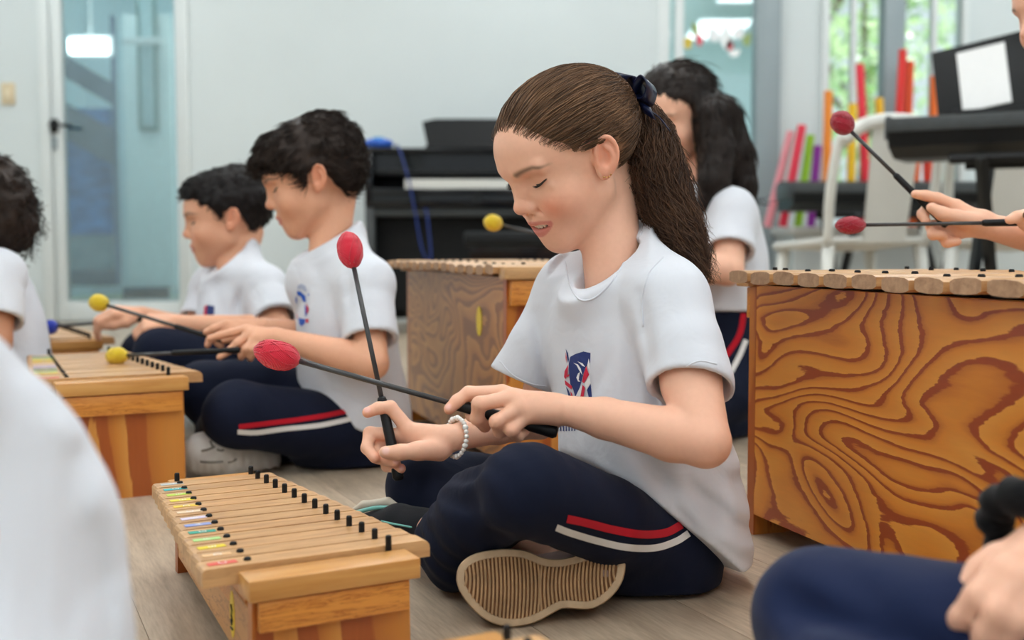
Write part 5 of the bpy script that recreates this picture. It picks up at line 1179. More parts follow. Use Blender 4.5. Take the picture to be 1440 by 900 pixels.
# ================================================================ her hair
hair_core = Solid()
hc = lambda c, r, k=.015: hair_core.ell(GH(*c), np.array(r) * GH.s, k, GH.R)
hc((-.012, 0, .037), (.0955, .0765, .0745), 0)
HL_F = np.array([-.13, -.045, -.030, -.022, -.016, -.003, .012, .024, .028, .036, .044, .054, .064, .080, .12])
HL_U = np.array([-.055, -.045, -.020, .006, .026, .0315, .0270, .0200, .0205, .0300, .0420, .0520, .0600, .0680, .080])
def hairline(q):
    """>0 inside the hair; q: local head coordinates"""
    l = np.abs(q[..., 1]); f = q[..., 0]; base = np.interp(f, HL_F, HL_U)
    lift = np.clip((.052 - l) / .052, 0, 1) * np.clip((f - .02) / .05, 0, 1) * .017     # hairline higher in the middle of the forehead
    return q[..., 2] - base - lift
def g_haircut(p, d):
    q = GH.loc(p); hl_ = hairline(q); return np.maximum(d + .0045 * (1 - sstep(.0, .022, hl_)), -(hl_ - .0045) * .8 + .002 * vnoise(p * 190))
hair_core.fn(g_haircut)
hair_core.chain([GH(-.098, 0, .028), GH(-.118, 0, .022)], [.022, .020], .02)
def hpath(*a): return [W(*q) for q in a]
TAIL = hpath((893, 152, 1.43), (912, 190, 1.425), (924, 235, 1.415), (938, 282, 1.405), (960, 325, 1.39), (977, 362, 1.378), (990, 402, 1.37)); TR = [.018, .029, .034, .033, .025, .014, .005]
hair_core.fn(lambda p, d: d - .0016 * vnoise(p * 120) - .0012 * vnoise(p * 50))
lo_, hi_ = bounds([GH(.1, 0, .05), GH(-.13, 0, .05), GH(0, 0, .12), GH(0, .09, 0), GH(0, -.09, 0)] + TAIL, .03)
hv, hq = hair_core.mesh(lo_, hi_, .0028); hv = relax(hv, hq, 1)
tail_core = Solid().chain(TAIL, [r * .82 for r in TR], .01); tail_core.fn(lambda p, d: d - .003 * vnoise(p * 70) - .0015 * vnoise(p * 160)); lo_, hi_ = bounds(TAIL, .045); tv, tq = tail_core.mesh(lo_, hi_, .003); tv = relax(tv, tq, 1)
def ell_map(dirs, off):     # direction -> point on the cap ellipsoid
    r = np.array([.0955, .0765, .0745]); d = dirs / np.linalg.norm(dirs, axis=-1, keepdims=True); return np.array([-.012, 0, .037]) + d * r * (1 + off[..., None] / .085)
def to_dir(q): return (q - np.array([-.012, 0, .037])) / np.array([.0955, .0765, .0745])
paths = []; nS = 5600; knot = nrm(to_dir(np.array([-.104, 0, .024])))
cnt = 0; tries = 0
while cnt < nS and tries < 80000:
    tries += 1; d = nrm(RNG.normal(size=3)); q = ell_map(d[None], np.zeros(1))[0]
    hlv = hairline(q)
    if hlv < -.002 or (hlv > .012 and RNG.random() > .62): continue
    if d @ knot > .97: continue
    ang = math.acos(np.clip(d @ knot, -1, 1)); full = max(.25, RNG.random()) if RNG.random() > .45 else 1.0; m_ = 14; tt = np.linspace(0, full, m_)
    sl_ = (np.sin((1 - tt) * ang)[:, None] * d + np.sin(tt * ang)[:, None] * knot) / math.sin(ang)
    # combed slightly upward over the ear, small waves
    sl_[:, 2] += .16 * np.sin(math.pi * tt) * (1 if d[2] > -.1 else .4); ph = RNG.random() * 6.28; wv = .030 * np.sin(tt * ang * (9 + 5 * RNG.random()) + ph) * np.sin(math.pi * np.clip(tt, 0, 1)); sl_[:, 2] += wv; sl_[:, 1] += wv * .4
    offs = .0010 + .0034 * RNG.random() + .0008 * np.sin(tt * 14 + ph); offs = offs * np.minimum(1, .15 + tt * 6)
    P_ = ell_map(sl_, offs); hlp = hairline(P_)
    bad = hlp < -.011
    if bad[2:].any(): continue
    paths.append(GH.o + GH.s * (P_ @ GH.R.T)); cnt += 1
cap_paths = np.array(paths)
# baby hairs at the forehead
fz = []
for k in range(220):
    l = RNG.uniform(-.04, .058); f = .078 - 12 * l * l; q0 = np.array([f, l, 0]); d = nrm(to_dir(np.array([f, l, np.interp(f, HL_F, HL_U) + .017 * np.clip((.052 - abs(l)) / .052, 0, 1) * np.clip((f - .02) / .05, 0, 1)])))
    st_ = ell_map(d[None], np.array([.0]))[0]; m_ = 14; tt = np.linspace(0, 1, m_); out = nrm(d + RNG.normal(size=3) * .3); back = nrm(np.array([-1, 0, .45])); amp = RNG.uniform(.001, .005) if k > 60 else RNG.uniform(.004, .011)
    P_ = st_ + np.outer(np.sin(tt * 2.2) * amp, out) + np.outer(tt * RNG.uniform(.012, .03), back) + np.outer(np.sin(tt * 9 + k) * .0008, [0, 1, 0]); fz.append(GH.o + GH.s * (P_ @ GH.R.T))
# tail strands: follow the tail, curl and escape a little
tc_ = np.array(smooth_path(TAIL, 8)); tr_i = np.interp(np.linspace(0, 1, len(tc_)), np.linspace(0, 1, len(TR)), TR); tp = []
T_ = np.gradient(tc_, axis=0); T_ /= np.linalg.norm(T_, axis=1, keepdims=True); e1 = np.cross(T_, [0, 1, 0]); e1 /= np.linalg.norm(e1, axis=1, keepdims=True); e2 = np.cross(T_, e1)
for k in range(3600):
    a = RNG.random() * 6.283; rr = math.sqrt(RNG.uniform(.35, 1.12)); s0 = RNG.uniform(0, .55) if RNG.random() > .3 else 0.0; s1 = min(1, s0 + RNG.uniform(.3, .62)); m_ = 18; u = np.linspace(s0, s1, m_); ii = u * (len(tc_) - 1)
    C0 = np.stack([np.interp(ii, np.arange(len(tc_)), tc_[:, j]) for j in range(3)], 1); E1 = np.stack([np.interp(ii, np.arange(len(tc_)), e1[:, j]) for j in range(3)], 1); E2 = np.stack([np.interp(ii, np.arange(len(tc_)), e2[:, j]) for j in range(3)], 1); R_ = np.interp(ii, np.arange(len(tc_)), tr_i)
    fr_ = RNG.uniform(22, 46); ph = RNG.random() * 6.28; am = RNG.uniform(.0014, .0050); aa = a + .5 * np.sin(u * 5 + ph)
    esc = (np.linspace(0, 1, m_) ** 3) * RNG.uniform(-.004, .014) * (RNG.random() > .5)
    P_ = C0 + (E1 * np.cos(aa)[:, None] + E2 * np.sin(aa)[:, None]) * (R_ * rr * 1.0 + am * np.sin(u * fr_ + ph) + esc)[:, None] + E1 * (am * np.cos(u * fr_ * 1.1 + ph))[:, None]
    tp.append(P_)
def resample(A, m):
    out = []
    for P_ in A:
        t = np.linspace(0, 1, len(P_)); out.append(np.stack([np.interp(np.linspace(0, 1, m), t, P_[:, j]) for j in range(3)], 1))
    return out
allp = np.array(resample(cap_paths, 16) + resample(fz, 16)); rad_ = np.concatenate([np.full(len(cap_paths), .00050), np.full(len(fz), .00022)])
strands('hair', allp, rad_, M['hair_brown'], GB, 3, (hv, hq))
strands('ponytail', np.array(tp), .00055, M['hair_tail'], GB, 3, (tv, tq))
# bow
M['satin'] = plain('navy_satin', srgb(18, 28, 62), .28, .08, 20, 0, 0, .6)
bc = W(893, 142, 1.405); mb = MB()
def ribbon(path, wdir, w_, th=.0012):
    path = [np.asarray(p) for p in path]; V = []
    for i, p in enumerate(path): 
        wd = nrm(wdir) * (w_ if not hasattr(w_, '__len__') else w_[i]); V += [p - wd, p + wd]
    k = len(path); mb.add(V, [(2 * i, 2 * i + 1, 2 * i + 3, 2 * i + 2) for i in range(k - 1)])
wd = nrm(W(905, 120, 1.37) - W(878, 112, 1.43))
lp = smooth_path([W(893, 145, 1.41), W(870, 132, 1.42), W(866, 112, 1.415), W(880, 104, 1.405), W(895, 120, 1.40), W(898, 142, 1.402)], 6)
ribbon(lp, nrm(np.array([.55, -.75, -.25])), .017)
lp = smooth_path([W(896, 145, 1.40), W(911, 143, 1.385), W(917, 124, 1.375), W(908, 111, 1.38), W(898, 122, 1.39), W(893, 145, 1.405)], 6); ribbon(lp, nrm(np.array([.45, .8, -.2])), .016)
ribbon(smooth_path([W(894, 144, 1.40), W(904, 152, 1.385), W(918, 160, 1.375)], 5), nrm(np.array([.3, -.3, -.8])), [.009] * 11)
mb.ellipsoid(W(895, 143, 1.40), [RT * .008, UP * .009, FW * .008]); bo = mb.build('hair_bow', M['satin'], GB, smooth=True); bo.location = -GB.location
sm_ = bo.modifiers.new('thick', 'SOLIDIFY'); sm_.thickness = .0016
mb = MB(); mb.tube(smooth_path([W(900, 147, 1.39), W(918, 158, 1.38), W(930, 168, 1.375), W(942, 184, 1.37)], 5), .0009, 5); lo2 = mb.build('ribbon_end', M['satin'], bo, smooth=True); lo2.location = (0, 0, 0)

# ================================================================ bracelet of white beads
br = thing('bracelet', 'bracelet of white pearl beads on the far wrist of the ponytail girl', 'bracelet', tuple(W(641, 615, 1.425)))
axw = nrm(W(700, 597, 1.475) - W(620, 617, 1.42)); u_ = nrm(UP - axw * (UP @ axw)); v_ = np.cross(axw, u_); M['pearl'] = plain('pearl_white', srgb(236, 234, 230), .18, .03, 20, 0, 0, .7, .3)
bead = None
for k in range(26):
    a = 2 * math.pi * k / 26; r = .0030 + .0008 * (k % 4 == 0)
    if bead is None: bead = MB().ellipsoid((0, 0, 0), [(.0031, 0, 0), (0, .0031, 0), (0, 0, .0031)], 10, 8).build('bead', M['pearl'], br, smooth=True); o = bead
    else: o = copy_part(bead, br)
    o.location = tuple(u_ * .0235 * math.cos(a) + v_ * .0225 * math.sin(a) + axw * .006 * math.cos(a)); o.scale = [r / .0031] * 3

# ================================================================ her mallets
mallet('red mallet held level across the xylophone in the near hand of the ponytail girl', W(357, 490, 1.300), W(784, 608.5, 1.272), M['yarn_red'], .0560, .0165, .0032, .34, .0066)
mallet('red mallet held upright in the far hand of the ponytail girl', W(487, 326, 1.50), W(561, 675, 1.415), M['yarn_red'], .0520, .0165, .0032, .32, .0062)
# ================================================================ the other children
def hand(S, wr, dirv, back, thumb, curl=(.9, 1.0, .7), s=1.0, spread=.0, thumb_in=.5, idx=None):
    """five-fingered hand; dirv along the hand, back out of its back, thumb towards the thumb side"""
    dirv = nrm(dirv); back = nrm(back - dirv * (np.asarray(back) @ dirv)); th = nrm(np.cross(dirv, back)); th = th if th @ np.asarray(thumb) > 0 else -th
    wr = np.asarray(wr, float); ends = []
    for i in range(4):
        base = wr + dirv * (.066 - .004 * abs(i - 1)) * s + th * (.0235 - .0155 * i) * s; S.cone(wr + dirv * .008 * s + th * (.010 - .007 * i) * s, base, .0125 * s, .0092 * s, .010 * s)
        ln = np.array([.036, .023, .018]) * (1.0, 1.08, 1.0, .80)[i] * s; c = idx if (i == 0 and idx is not None) else curl; ang = 0; p = base; sp = spread * (1.5 - i); J = [p]
        for k in range(3):
            ang += c[k]; d = dirv * math.cos(ang) - back * math.sin(ang) + th * sp; p = p + nrm(d) * ln[k]; J.append(p)
        S.chain(J, np.array([.0086, .0080, .0072, .0062]) * s * (1 if i < 3 else .9), .003); ends.append(p)
    b = wr + dirv * .018 * s + th * .016 * s; m_ = b + (dirv * .6 + th * .45 - back * .35) * .034 * s; t1 = m_ + nrm(dirv * .9 + th * (.3 - thumb_in * .6) - back * .35) * .028 * s; t2 = t1 + nrm(dirv * .9 - th * thumb_in * .5 - back * .3) * .020 * s
    S.chain([b, m_, t1, t2], np.array([.0135, .0108, .0090, .0072]) * s, .006); return ends
def kid(c):
    """one child from joints; returns root and parts"""
    t = thing('person', c['label'], 'person', c['base']); H = c['H']; S = Solid(); side = nrm(c['side']); h = c.get('h', .0032)
    head_solid(S, H, c.get('mouth', 'closed'), chub=c.get('chub', 0), ears=(-1, 1)); S.cone(H(-.030, 0, -.030), c['neck'], .034 * H.s, .037 * H.s, .014)
    S.cone(c['neck'] + np.array([0, 0, -.02]), H(-.048, 0, -.03), .028 * H.s, .024 * H.s, .012)
    tr = c['torso']; S.loft([(q[0], q[1] * .72, q[2] * .70) for q in tr], side, .03)
    k_ = c.get('arm', 1.0)
    for a in ('N', 'F'):
        if 'sh' + a not in c: continue
        S.chain([c['sh' + a], c['el' + a]], [.034 * k_, .029 * k_], .01); S.chain([c['el' + a], (c['el' + a] * .7 + c['wr' + a] * .3), c['wr' + a]], [.0285 * k_, .0295 * k_, .0175 * k_], .008)
        if 'fing' + a in c:
            fs_, th_ = c['fing' + a]; w0 = c['wr' + a]
            for q in fs_: S.cone(w0 * .88 + q[0] * .12, q[0], .0130 * k_, .0092 * k_, .010); S.chain(q, np.linspace(.0086, .0064, len(q)), .003)
            S.chain(th_, np.linspace(.0125, .0074, len(th_)), .006)
        elif 'hand' + a in c: hand(S, c['wr' + a], *c['hand' + a][:3], **c['hand' + a][3])
    for L_ in c.get('legs', []): S.chain(L_, [.036, .034, .026][:len(L_)], .01)
    pts_ = [H(.1, 0, 0), H(-.1, 0, 0), H(0, 0, .11), H(0, .09, 0), H(0, -.09, 0), c['neck']] + [q[0] for q in tr] + [c[k] for k in c if k[:2] in ('el', 'wr', 'sh')] + [q for L_ in c.get('legs', []) for q in L_]
    lo, hi = bounds(pts_, .10); lo[2] = max(lo[2], .0)
    body = solid_part('body', S, [(lo, hi, h, (c.get('zc', 0.0), .008))], M['skin'], t, head_colors(H, c['skin'], mouth=c.get('mouth', 'closed'), blush=c.get('blush', .3), brow=c.get('brow', (.03, .02, .016))))
    # shirt
    T = Solid(); T.loft(tr, side, 0, p_=2.2)
    for a in ('N', 'F'):
        if 'sh' + a not in c: continue
        d = nrm(c['el' + a] - c['sh' + a]); L_ = np.linalg.norm(c['el' + a] - c['sh' + a]) * c.get('slv', .62); e = c['sh' + a] + d * L_
        T.cone(c['neck'] + np.array([0, 0, -.03]), c['sh' + a], .044, .046 * k_, .03); T.chain([c['sh' + a], c['sh' + a] + d * L_ * .5, e], [.048 * k_, .047 * k_, .050 * k_], .025)
    T.cone(c['neck'] + (H.o - c['neck']) * .12, c['neck'] + np.array([0, 0, -.05]), .050, .075, .02)
    if 'col' in c:
        for p0 in (c['col'][0] * .72 + c['col'][1] * .28, c['col'][0] * .25 + c['col'][1] * .75):
            T.cone(p0 - np.array([0, 0, .004]), c['neck'] + np.array([0, 0, -.06]), .040 * H.s, .075, .02)
            for a in ('N', 'F'): T.cone(p0 - np.array([0, 0, .012]), c['sh' + a], .032, .044 * k_, .02)
    def folds(p, d): return d - vnoise(p * np.array([15, 15, 6]) + c['base'][0] * 9) * .0045 * c.get('fold', 1.0) - vnoise(p * np.array([32, 32, 15])) * .0014
    T.fn(folds)
    if 'grooves' in c: T.fn(lambda p, d: d + sum(groove(p, W(x0, y0, d0), W(x1, y1, d0), dp_, wd_) for x0, y0, x1, y1, d0, dp_, wd_ in c['grooves']))
    for a in ('N', 'F'):
        if 'sh' + a not in c: continue
        d = nrm(c['el' + a] - c['sh' + a]); L_ = np.linalg.norm(c['el' + a] - c['sh' + a]) * c.get('slv', .62); e = c['sh' + a] + d * L_; o_ = nrm(e - tr[len(tr) // 2][0]); o_[2] = 0; o_ = o_ * .010
        T.cyl(e + o_, e + o_ + d * .09, .062 * k_, .002, '-'); T.cone(e - d * .012, e + d * .05, .040 * k_, .043 * k_, .003, '-')
    if 'col' in c:
        cf_, cb2 = c['col']; nk = (cf_ + cb2) / 2; aa = (cf_ - cb2) / 2; sd_ = nrm(side - nrm(aa) * (side @ nrm(aa))); nx = np.cross(nrm(aa), sd_); nx = nx if nx[2] > 0 else -nx
        T.cyl(nk, nk + nx * .1, .10, .002, '-'); T.cone(nk - nx * .03, nk + nx * .05, .0385 * H.s, .0385 * H.s, .003, '-'); T.cone(nk + aa * .35 - nx * .02, nk + aa * .35 + nx * .05, .034 * H.s, .034 * H.s, .003, '-')
    else:
        nx = nrm((H.o - c['neck']) * .6 + np.array([0, 0, .06])); nk = c['neck'] + nx * c.get('collar_h', .022); T.cyl(nk, nk + nx * .1, .09, .002, '-'); T.cone(nk - nx * .03, nk + nx * .05, .042 * H.s, .042 * H.s, .003, '-')
    if 'hem' in c: T.plane(c['hem'][0], c['hem'][1], .003, '-')
    lo, hi = bounds([q[0] for q in tr] + [c[k] for k in c if k[:2] == 'sh'], .17); lo[2] = max(lo[2], .0)
    shirt = solid_part('t_shirt', T, [(lo, hi, c.get('hs', .0045))], M['shirt'], t)
    trs = None
    if c.get('trs'):
        B = Solid()
        for q in c['trs']:
            if q[0] == 'loft': B.loft(q[1], side, 0)
            else: B.chain(q[0], q[1], .02)
        B.fn(lambda p, d: d - vnoise(p * np.array([18, 18, 13]) + 4) * .0036 - vnoise(p * 40) * .001); B.plane((0, 0, .003), (0, 0, -1), .004, '-')
        pp = [x for q in c['trs'] for x in ([z[0] for z in q[1]] if q[0] == 'loft' else q[0])]; lo, hi = bounds(pp, .12); lo[2] = max(lo[2], -.01)
        trs = solid_part('trousers', B, [(lo, hi, c.get('ht', .005))], M['navy'], t)
    return t, H, body, shirt, trs
def vert_normals(v, q):
    n = np.cross(v[q[:, 2]] - v[q[:, 0]], v[q[:, 3]] - v[q[:, 1]]); out = np.zeros_like(v)
    for k in range(4): np.add.at(out, q[:, k], n)
    return out / (np.linalg.norm(out, axis=1, keepdims=True) + 1e-12)
def tuft_hair(name, H, parent, mat, core_ops, hl_f, hl_u, n, length, flow, r=.0009, lift=.006, noise=.003, cap=(.0965, .0775, .0755), cen=(-.012, 0, .038), seed=1, vox=.0034, mid=.014):
    """short hair: cap over the skull plus locks lying along flow(q)"""
    g_ = np.random.default_rng(seed); cap = np.array(cap); cen = np.array(cen)
    def hl(q):
        l = np.abs(q[..., 1]); return q[..., 2] - np.interp(q[..., 0], hl_f, hl_u) - np.clip((.052 - l) / .052, 0, 1) * np.clip((q[..., 0] - .02) / .05, 0, 1) * mid
    S = Solid(); S.ell(H(*cen), cap * H.s, 0, H.R)
    for c_, r_ in core_ops: S.ell(H(*c_), np.array(r_) * H.s, .015, H.R)
    S.fn(lambda p, d: np.maximum(d, -hl(H.loc(p)) * .8 * H.s + .003 * vnoise(p * 140))); S.fn(lambda p, d: d - noise * vnoise(p * 75) - noise * .5 * vnoise(p * 170))
    lo, hi = H.o - .14 * H.s, H.o + .16 * H.s; hv, hq = S.mesh(lo, hi, vox); hv = relax(hv, hq, 2); P = []; vn = vert_normals(hv, hq)
    for k in g_.integers(len(hv), size=n):
        v = hv[k]; nn = vn[k]; q = H.loc(v)
        fl = H.R @ np.asarray(flow(q), float); fl = fl + g_.normal(size=3) * .22; fl = nrm(fl - nn * (fl @ nn)); L_ = length * H.s * g_.uniform(.6, 1.3); u = np.linspace(0, 1, 8); a = g_.uniform(.2, 1.4) * lift
        b = np.cross(nn, fl) * g_.normal() * .12
        P.append(v - nn * .0012 + np.outer(u * L_, fl) + np.outer(np.sin(u * 2.4) * a, nn) - np.outer(u * u * L_ * L_ / (.17 * H.s), nn) + np.outer(u * u * L_, b))
    return strands(name, np.array(P), r * H.s, mat, parent, 3, (hv, hq))

def J4(*a): return [W(*q) for q in a]
# ---------------------------------------------------------------- boy in the middle
_h = head_frame((0, 0, 0), math.radians(9), math.radians(19)); s1 = 1.02; H1 = head_frame(W(441, 256, 2.10) - .070 * s1 * _h.l, math.radians(9), math.radians(19), 0, s1)
b1 = dict(label='boy with thick dark hair playing the alto xylophone, white shoe showing', base=(*onZ(480, 640)[:2], 0), H=H1, side=(.30, -.95, 0), skin=SKIN_B, neck=W(462, 352, 2.17), h=.0027, zc=.18,
          shN=W(512, 400, 2.075), elN=W(523, 511, 2.00), wrN=W(390, 475, 2.02), shF=W(452, 392, 2.26), elF=W(455, 476, 2.24), wrF=W(372, 461, 2.12),
          handN=(W(330, 480, 2.0) - W(388, 478, 2.02) + np.array([0, 0, -.012]), np.array([0, -.75, .65]), np.array([0, .7, .6]), dict(curl=(.75, .75, .5), s=1.0, spread=.10, idx=(.25, .45, .3))),
          handF=(W(320, 468, 2.10) - W(372, 461, 2.12), np.array([0, .2, 1.0]), np.array([0, -1, .1]), dict(curl=(.7, .9, .6), s=.95, thumb_in=.2)),
          torso=[(W(500, 640, 2.17), .125, .105), (W(498, 580, 2.18), .130, .108), (W(490, 510, 2.17), .120, .098), (W(482, 440, 2.17), .125, .090), (W(474, 395, 2.17), .110, .070), (W(468, 372, 2.17), .07, .05)], hem=(W(475, 572, 2.05), np.cross(W(560, 630, 2.17) - W(420, 548, 2.12), W(475, 572, 2.05) - W(420, 548, 2.28)) * -1), arm=1.0,
          col=(W(437, 352, 2.14), W(499, 313, 2.19)), slv=.70, grooves=[(490, 388, 497, 470, 2.07, .010, .009), (436, 480, 470, 550, 2.08, .005, .012), (500, 490, 548, 590, 2.08, .006, .013), (455, 400, 448, 470, 2.09, .004, .012), (470, 545, 545, 585, 2.07, .005, .010)],
          fingN=([J4((346, 463, 2.03), (326, 468, 2.03), (309, 472, 2.03), (295, 476, 2.03)), J4((352, 469, 2.02), (335, 482, 2.01), (321, 494, 2.01), (309, 502, 2.01)), J4((360, 475, 2.01), (347, 490, 2.0), (340, 499, 2.01), (339, 503, 2.02)), J4((369, 479, 2.01), (359, 491, 2.0), (353, 500, 2.01), (352, 504, 2.02))], J4((375, 484, 2.03), (352, 490, 2.04), (330, 492, 2.03))),
          fingF=([J4((335, 455, 2.11), (316, 456, 2.10), (300, 462, 2.09), (290, 467, 2.09)), J4((332, 462, 2.10), (308, 466, 2.10), (296, 476, 2.10), (292, 485, 2.10)), J4((334, 468, 2.10), (312, 474, 2.11), (306, 482, 2.11), (312, 487, 2.11))], J4((352, 466, 2.10), (332, 474, 2.08), (316, 478, 2.08))))
hn = np.cross(W(555, 625, 2.17) - W(415, 550, 2.17), np.array([0, 1.0, .12])); b1['hem'] = (W(480, 580, 2.1), hn if hn[2] < 0 else -hn)
b1['legs'] = [[W(520, 610, 2.12), W(330, 585, 2.00), W(330, 640, 2.12)], [W(490, 600, 2.24), W(300, 560, 2.25), W(380, 640, 2.14)]]
b1['trs'] = [('loft', [(W(500, 652, 2.18), .105, .088), (W(498, 600, 2.18), .108, .088), (W(495, 560, 2.18), .10, .08)]), ([W(520, 612, 2.14), W(420, 595, 2.05), W(332, 582, 1.99)], [.062, .060, .056]), ([W(332, 582, 1.99), W(315, 605, 2.12), W(300, 625, 2.22)], [.054, .048, .042]), ([W(480, 590, 2.24), W(380, 542, 2.25), W(285, 547, 2.25)], [.060, .056, .053]), ([W(285, 547, 2.25), W(320, 600, 2.24), W(400, 630, 2.16)], [.052, .046, .042]), ([W(500, 640, 2.12), W(430, 635, 2.08)], [.036, .030])]
B1, _, b1_body, b1_shirt, b1_trs = kid(b1)
eye_bits(H1, B1, lash=.0018, hairs=8)
r1 = curve2([(336, 600), (370, 596), (420, 590), (460, 584), (492, 577)]); w1 = curve2([(334, 607), (360, 608), (400, 603), (450, 598), (494, 589)])
decal('red_stripe', b1_trs, band(r1, [3.4] * len(r1)), M['stripe_red'], b1_trs, sub=5, offset=.0012); decal('white_stripe', b1_trs, band(w1, [3.4] * len(w1)), M['stripe_white'], b1_trs, sub=5, offset=.0012)
def BG(*a): return [(400 + x / 10, 390 + y / 10) for x, y in a]
decal('emblem_blue', b1_shirt, [BG((180, 195), (230, 200), (300, 260), (310, 350), (270, 340), (240, 270), (190, 250)), BG((205, 570), (300, 590), (290, 650), (240, 690), (215, 650)), BG((290, 380), (312, 420), (318, 520), (300, 560)), BG((330, 250), (355, 225), (350, 262)), BG((165, 260), (185, 300), (180, 380), (165, 330))], M['print_blue'], b1_shirt, sub=4, offset=.0012)
decal('emblem_red', b1_shirt, [BG((315, 370), (350, 440), (335, 500), (318, 510)), BG((300, 590), (345, 580), (340, 640), (315, 640)), BG((180, 500), (195, 560), (180, 590))], M['print_red'], b1_shirt, sub=4, offset=.0012); decal('emblem_grey', b1_shirt, [BG((190, 120), (240, 90), (300, 120), (320, 190), (300, 200), (240, 160), (195, 170))], plain('grey_print', srgb(170, 180, 205), .6), b1_shirt, sub=4, offset=.0012)
HF1 = np.array([-.13, -.060, -.044, -.032, -.024, -.012, .002, .012, .020, .030, .045, .060, .078, .12]); HU1 = np.array([-.045, -.042, -.030, .004, .026, .032, .022, .002, .006, .026, .036, .042, .048, .05])
tuft_hair('hair', H1, B1, M['hair_dark'], [((.024, 0, .066), (.068, .066, .052)), ((-.034, 0, .058), (.076, .072, .068)), ((.062, .0, .064), (.034, .052, .026)), ((-.055, 0, .010), (.048, .062, .050))], HF1, HU1, 4200, .030, lambda q: np.array([.9 if q[0] > -.01 else -.45, .25 * np.sign(q[1]), -.35 if q[2] < .08 else -.05]), .0008, .0035, .0035, mid=.000)
# ---------------------------------------------------------------- short-haired boy
_h = head_frame((0, 0, 0), math.radians(14), math.radians(10)); s2 = 1.06; H2 = head_frame(W(320, 312, 2.56) - .072 * s2 * _h.l, math.radians(14), math.radians(10), 0, s2)
b2 = dict(label='short-haired boy sitting farthest back in a row behind the boy with thick dark hair', base=(*onZ(350, 590)[:2], 0), H=H2, side=(.42, -.9, 0), skin=SKIN_B, neck=W(330, 376, 2.62), h=.0036, zc=.22, chub=.004, blush=.55,
          shN=W(372, 408, 2.52), elN=W(392, 468, 2.42), wrN=W(248, 455, 2.42), shF=W(300, 408, 2.72), elF=W(275, 470, 2.66), wrF=W(202, 443, 2.58), arm=1.08,
          handN=(W(200, 455, 2.42) - W(248, 455, 2.42), np.array([0, -.5, .85]), np.array([0, .8, .5]), dict(curl=(.8, .9, .6), s=1.0)), handF=(W(155, 438, 2.55) - W(202, 443, 2.58), np.array([0, -.3, .95]), np.array([0, -1, 0]), dict(curl=(.6, .8, .5), s=1.0)),
          torso=[(W(350, 560, 2.62), .15, .13), (W(348, 510, 2.62), .15, .13), (W(345, 450, 2.62), .142, .115), (W(340, 415, 2.62), .130, .092), (W(336, 392, 2.62), .09, .06)], col=(W(303, 383, 2.55), W(346, 336, 2.66)), slv=.74, grooves=[(344, 395, 330, 450, 2.52, .011, .011), (300, 395, 312, 440, 2.52, .006, .014), (360, 410, 372, 445, 2.48, .005, .01)])
b2['trs'] = [('loft', [(W(352, 585, 2.62), .13, .11), (W(350, 530, 2.62), .125, .105)]), ([W(370, 550, 2.55), W(300, 510, 2.42), W(232, 500, 2.42)], [.07, .066, .060]), ([W(232, 500, 2.42), W(225, 530, 2.5)], [.06, .05]), ([W(330, 540, 2.72), W(240, 500, 2.74), W(205, 498, 2.74)], [.066, .062, .058]), ([W(205, 498, 2.74), W(300, 550, 2.6)], [.055, .045])]
B2, _, b2_body, b2_shirt, b2_trs = kid(b2)
eye_bits(H2, B2, lash=.0020, hairs=6)
HF2 = np.array([-.13, -.060, -.044, -.032, -.024, -.012, .002, .010, .020, .030, .045, .060, .078, .12]); HU2 = np.array([-.035, -.030, -.020, .004, .026, .032, .024, .008, .018, .034, .046, .056, .062, .07])
tuft_hair('hair', H2, B2, M['hair_black'], [((.030, 0, .068), (.056, .060, .046)), ((-.030, 0, .055), (.076, .072, .066))], HF2, HU2, 2600, .016, lambda q: np.array([.8 if q[0] > -.02 else .0, 0, .3 if q[2] > .06 else -.8]), .0008, .0035, .003, seed=3, mid=.006)
decal('emblem_navy', b2_shirt, [[(292, 429), (302, 431), (301, 446), (291, 445)]], M['print_navy'], b2_shirt, sub=3, offset=.0012); decal('emblem_red', b2_shirt, [[(288, 431), (292, 429), (291, 445), (287, 444)]], M['print_red'], b2_shirt, sub=3, offset=.0014)
r2 = curve2([(330, 521), (365, 517), (392, 509)]); w2 = curve2([(345, 528), (375, 524), (396, 516)]); decal('red_stripe', b2_trs, band(r2, [3.0] * len(r2)), M['stripe_red'], b2_trs, sub=5); decal('white_stripe', b2_trs, band(w2, [3.0] * len(w2)), M['stripe_white'], b2_trs, sub=5)

# mallets of the two boys
mallet('yellow mallet held up by the boy with thick dark hair, nearest the far xylophone', W(127, 422, 2.20), W(330, 484, 2.09), M['yarn_yellow'], .042, .0165, .0032, .40, .0046)
mallet('yellow mallet resting on the alto xylophone, held by the boy with thick dark hair', W(149, 501, 2.06), W(338, 492, 2.0), M['yarn_yellow'], .044, .0160, .0032, .5, .0048)
mallet('blue mallet of the short-haired boy, near the back of the curly-haired child', W(61, 461, 2.60), W(202, 448, 2.55), M['yarn_blue'], .036, .0165, .0034, .35, .0046)
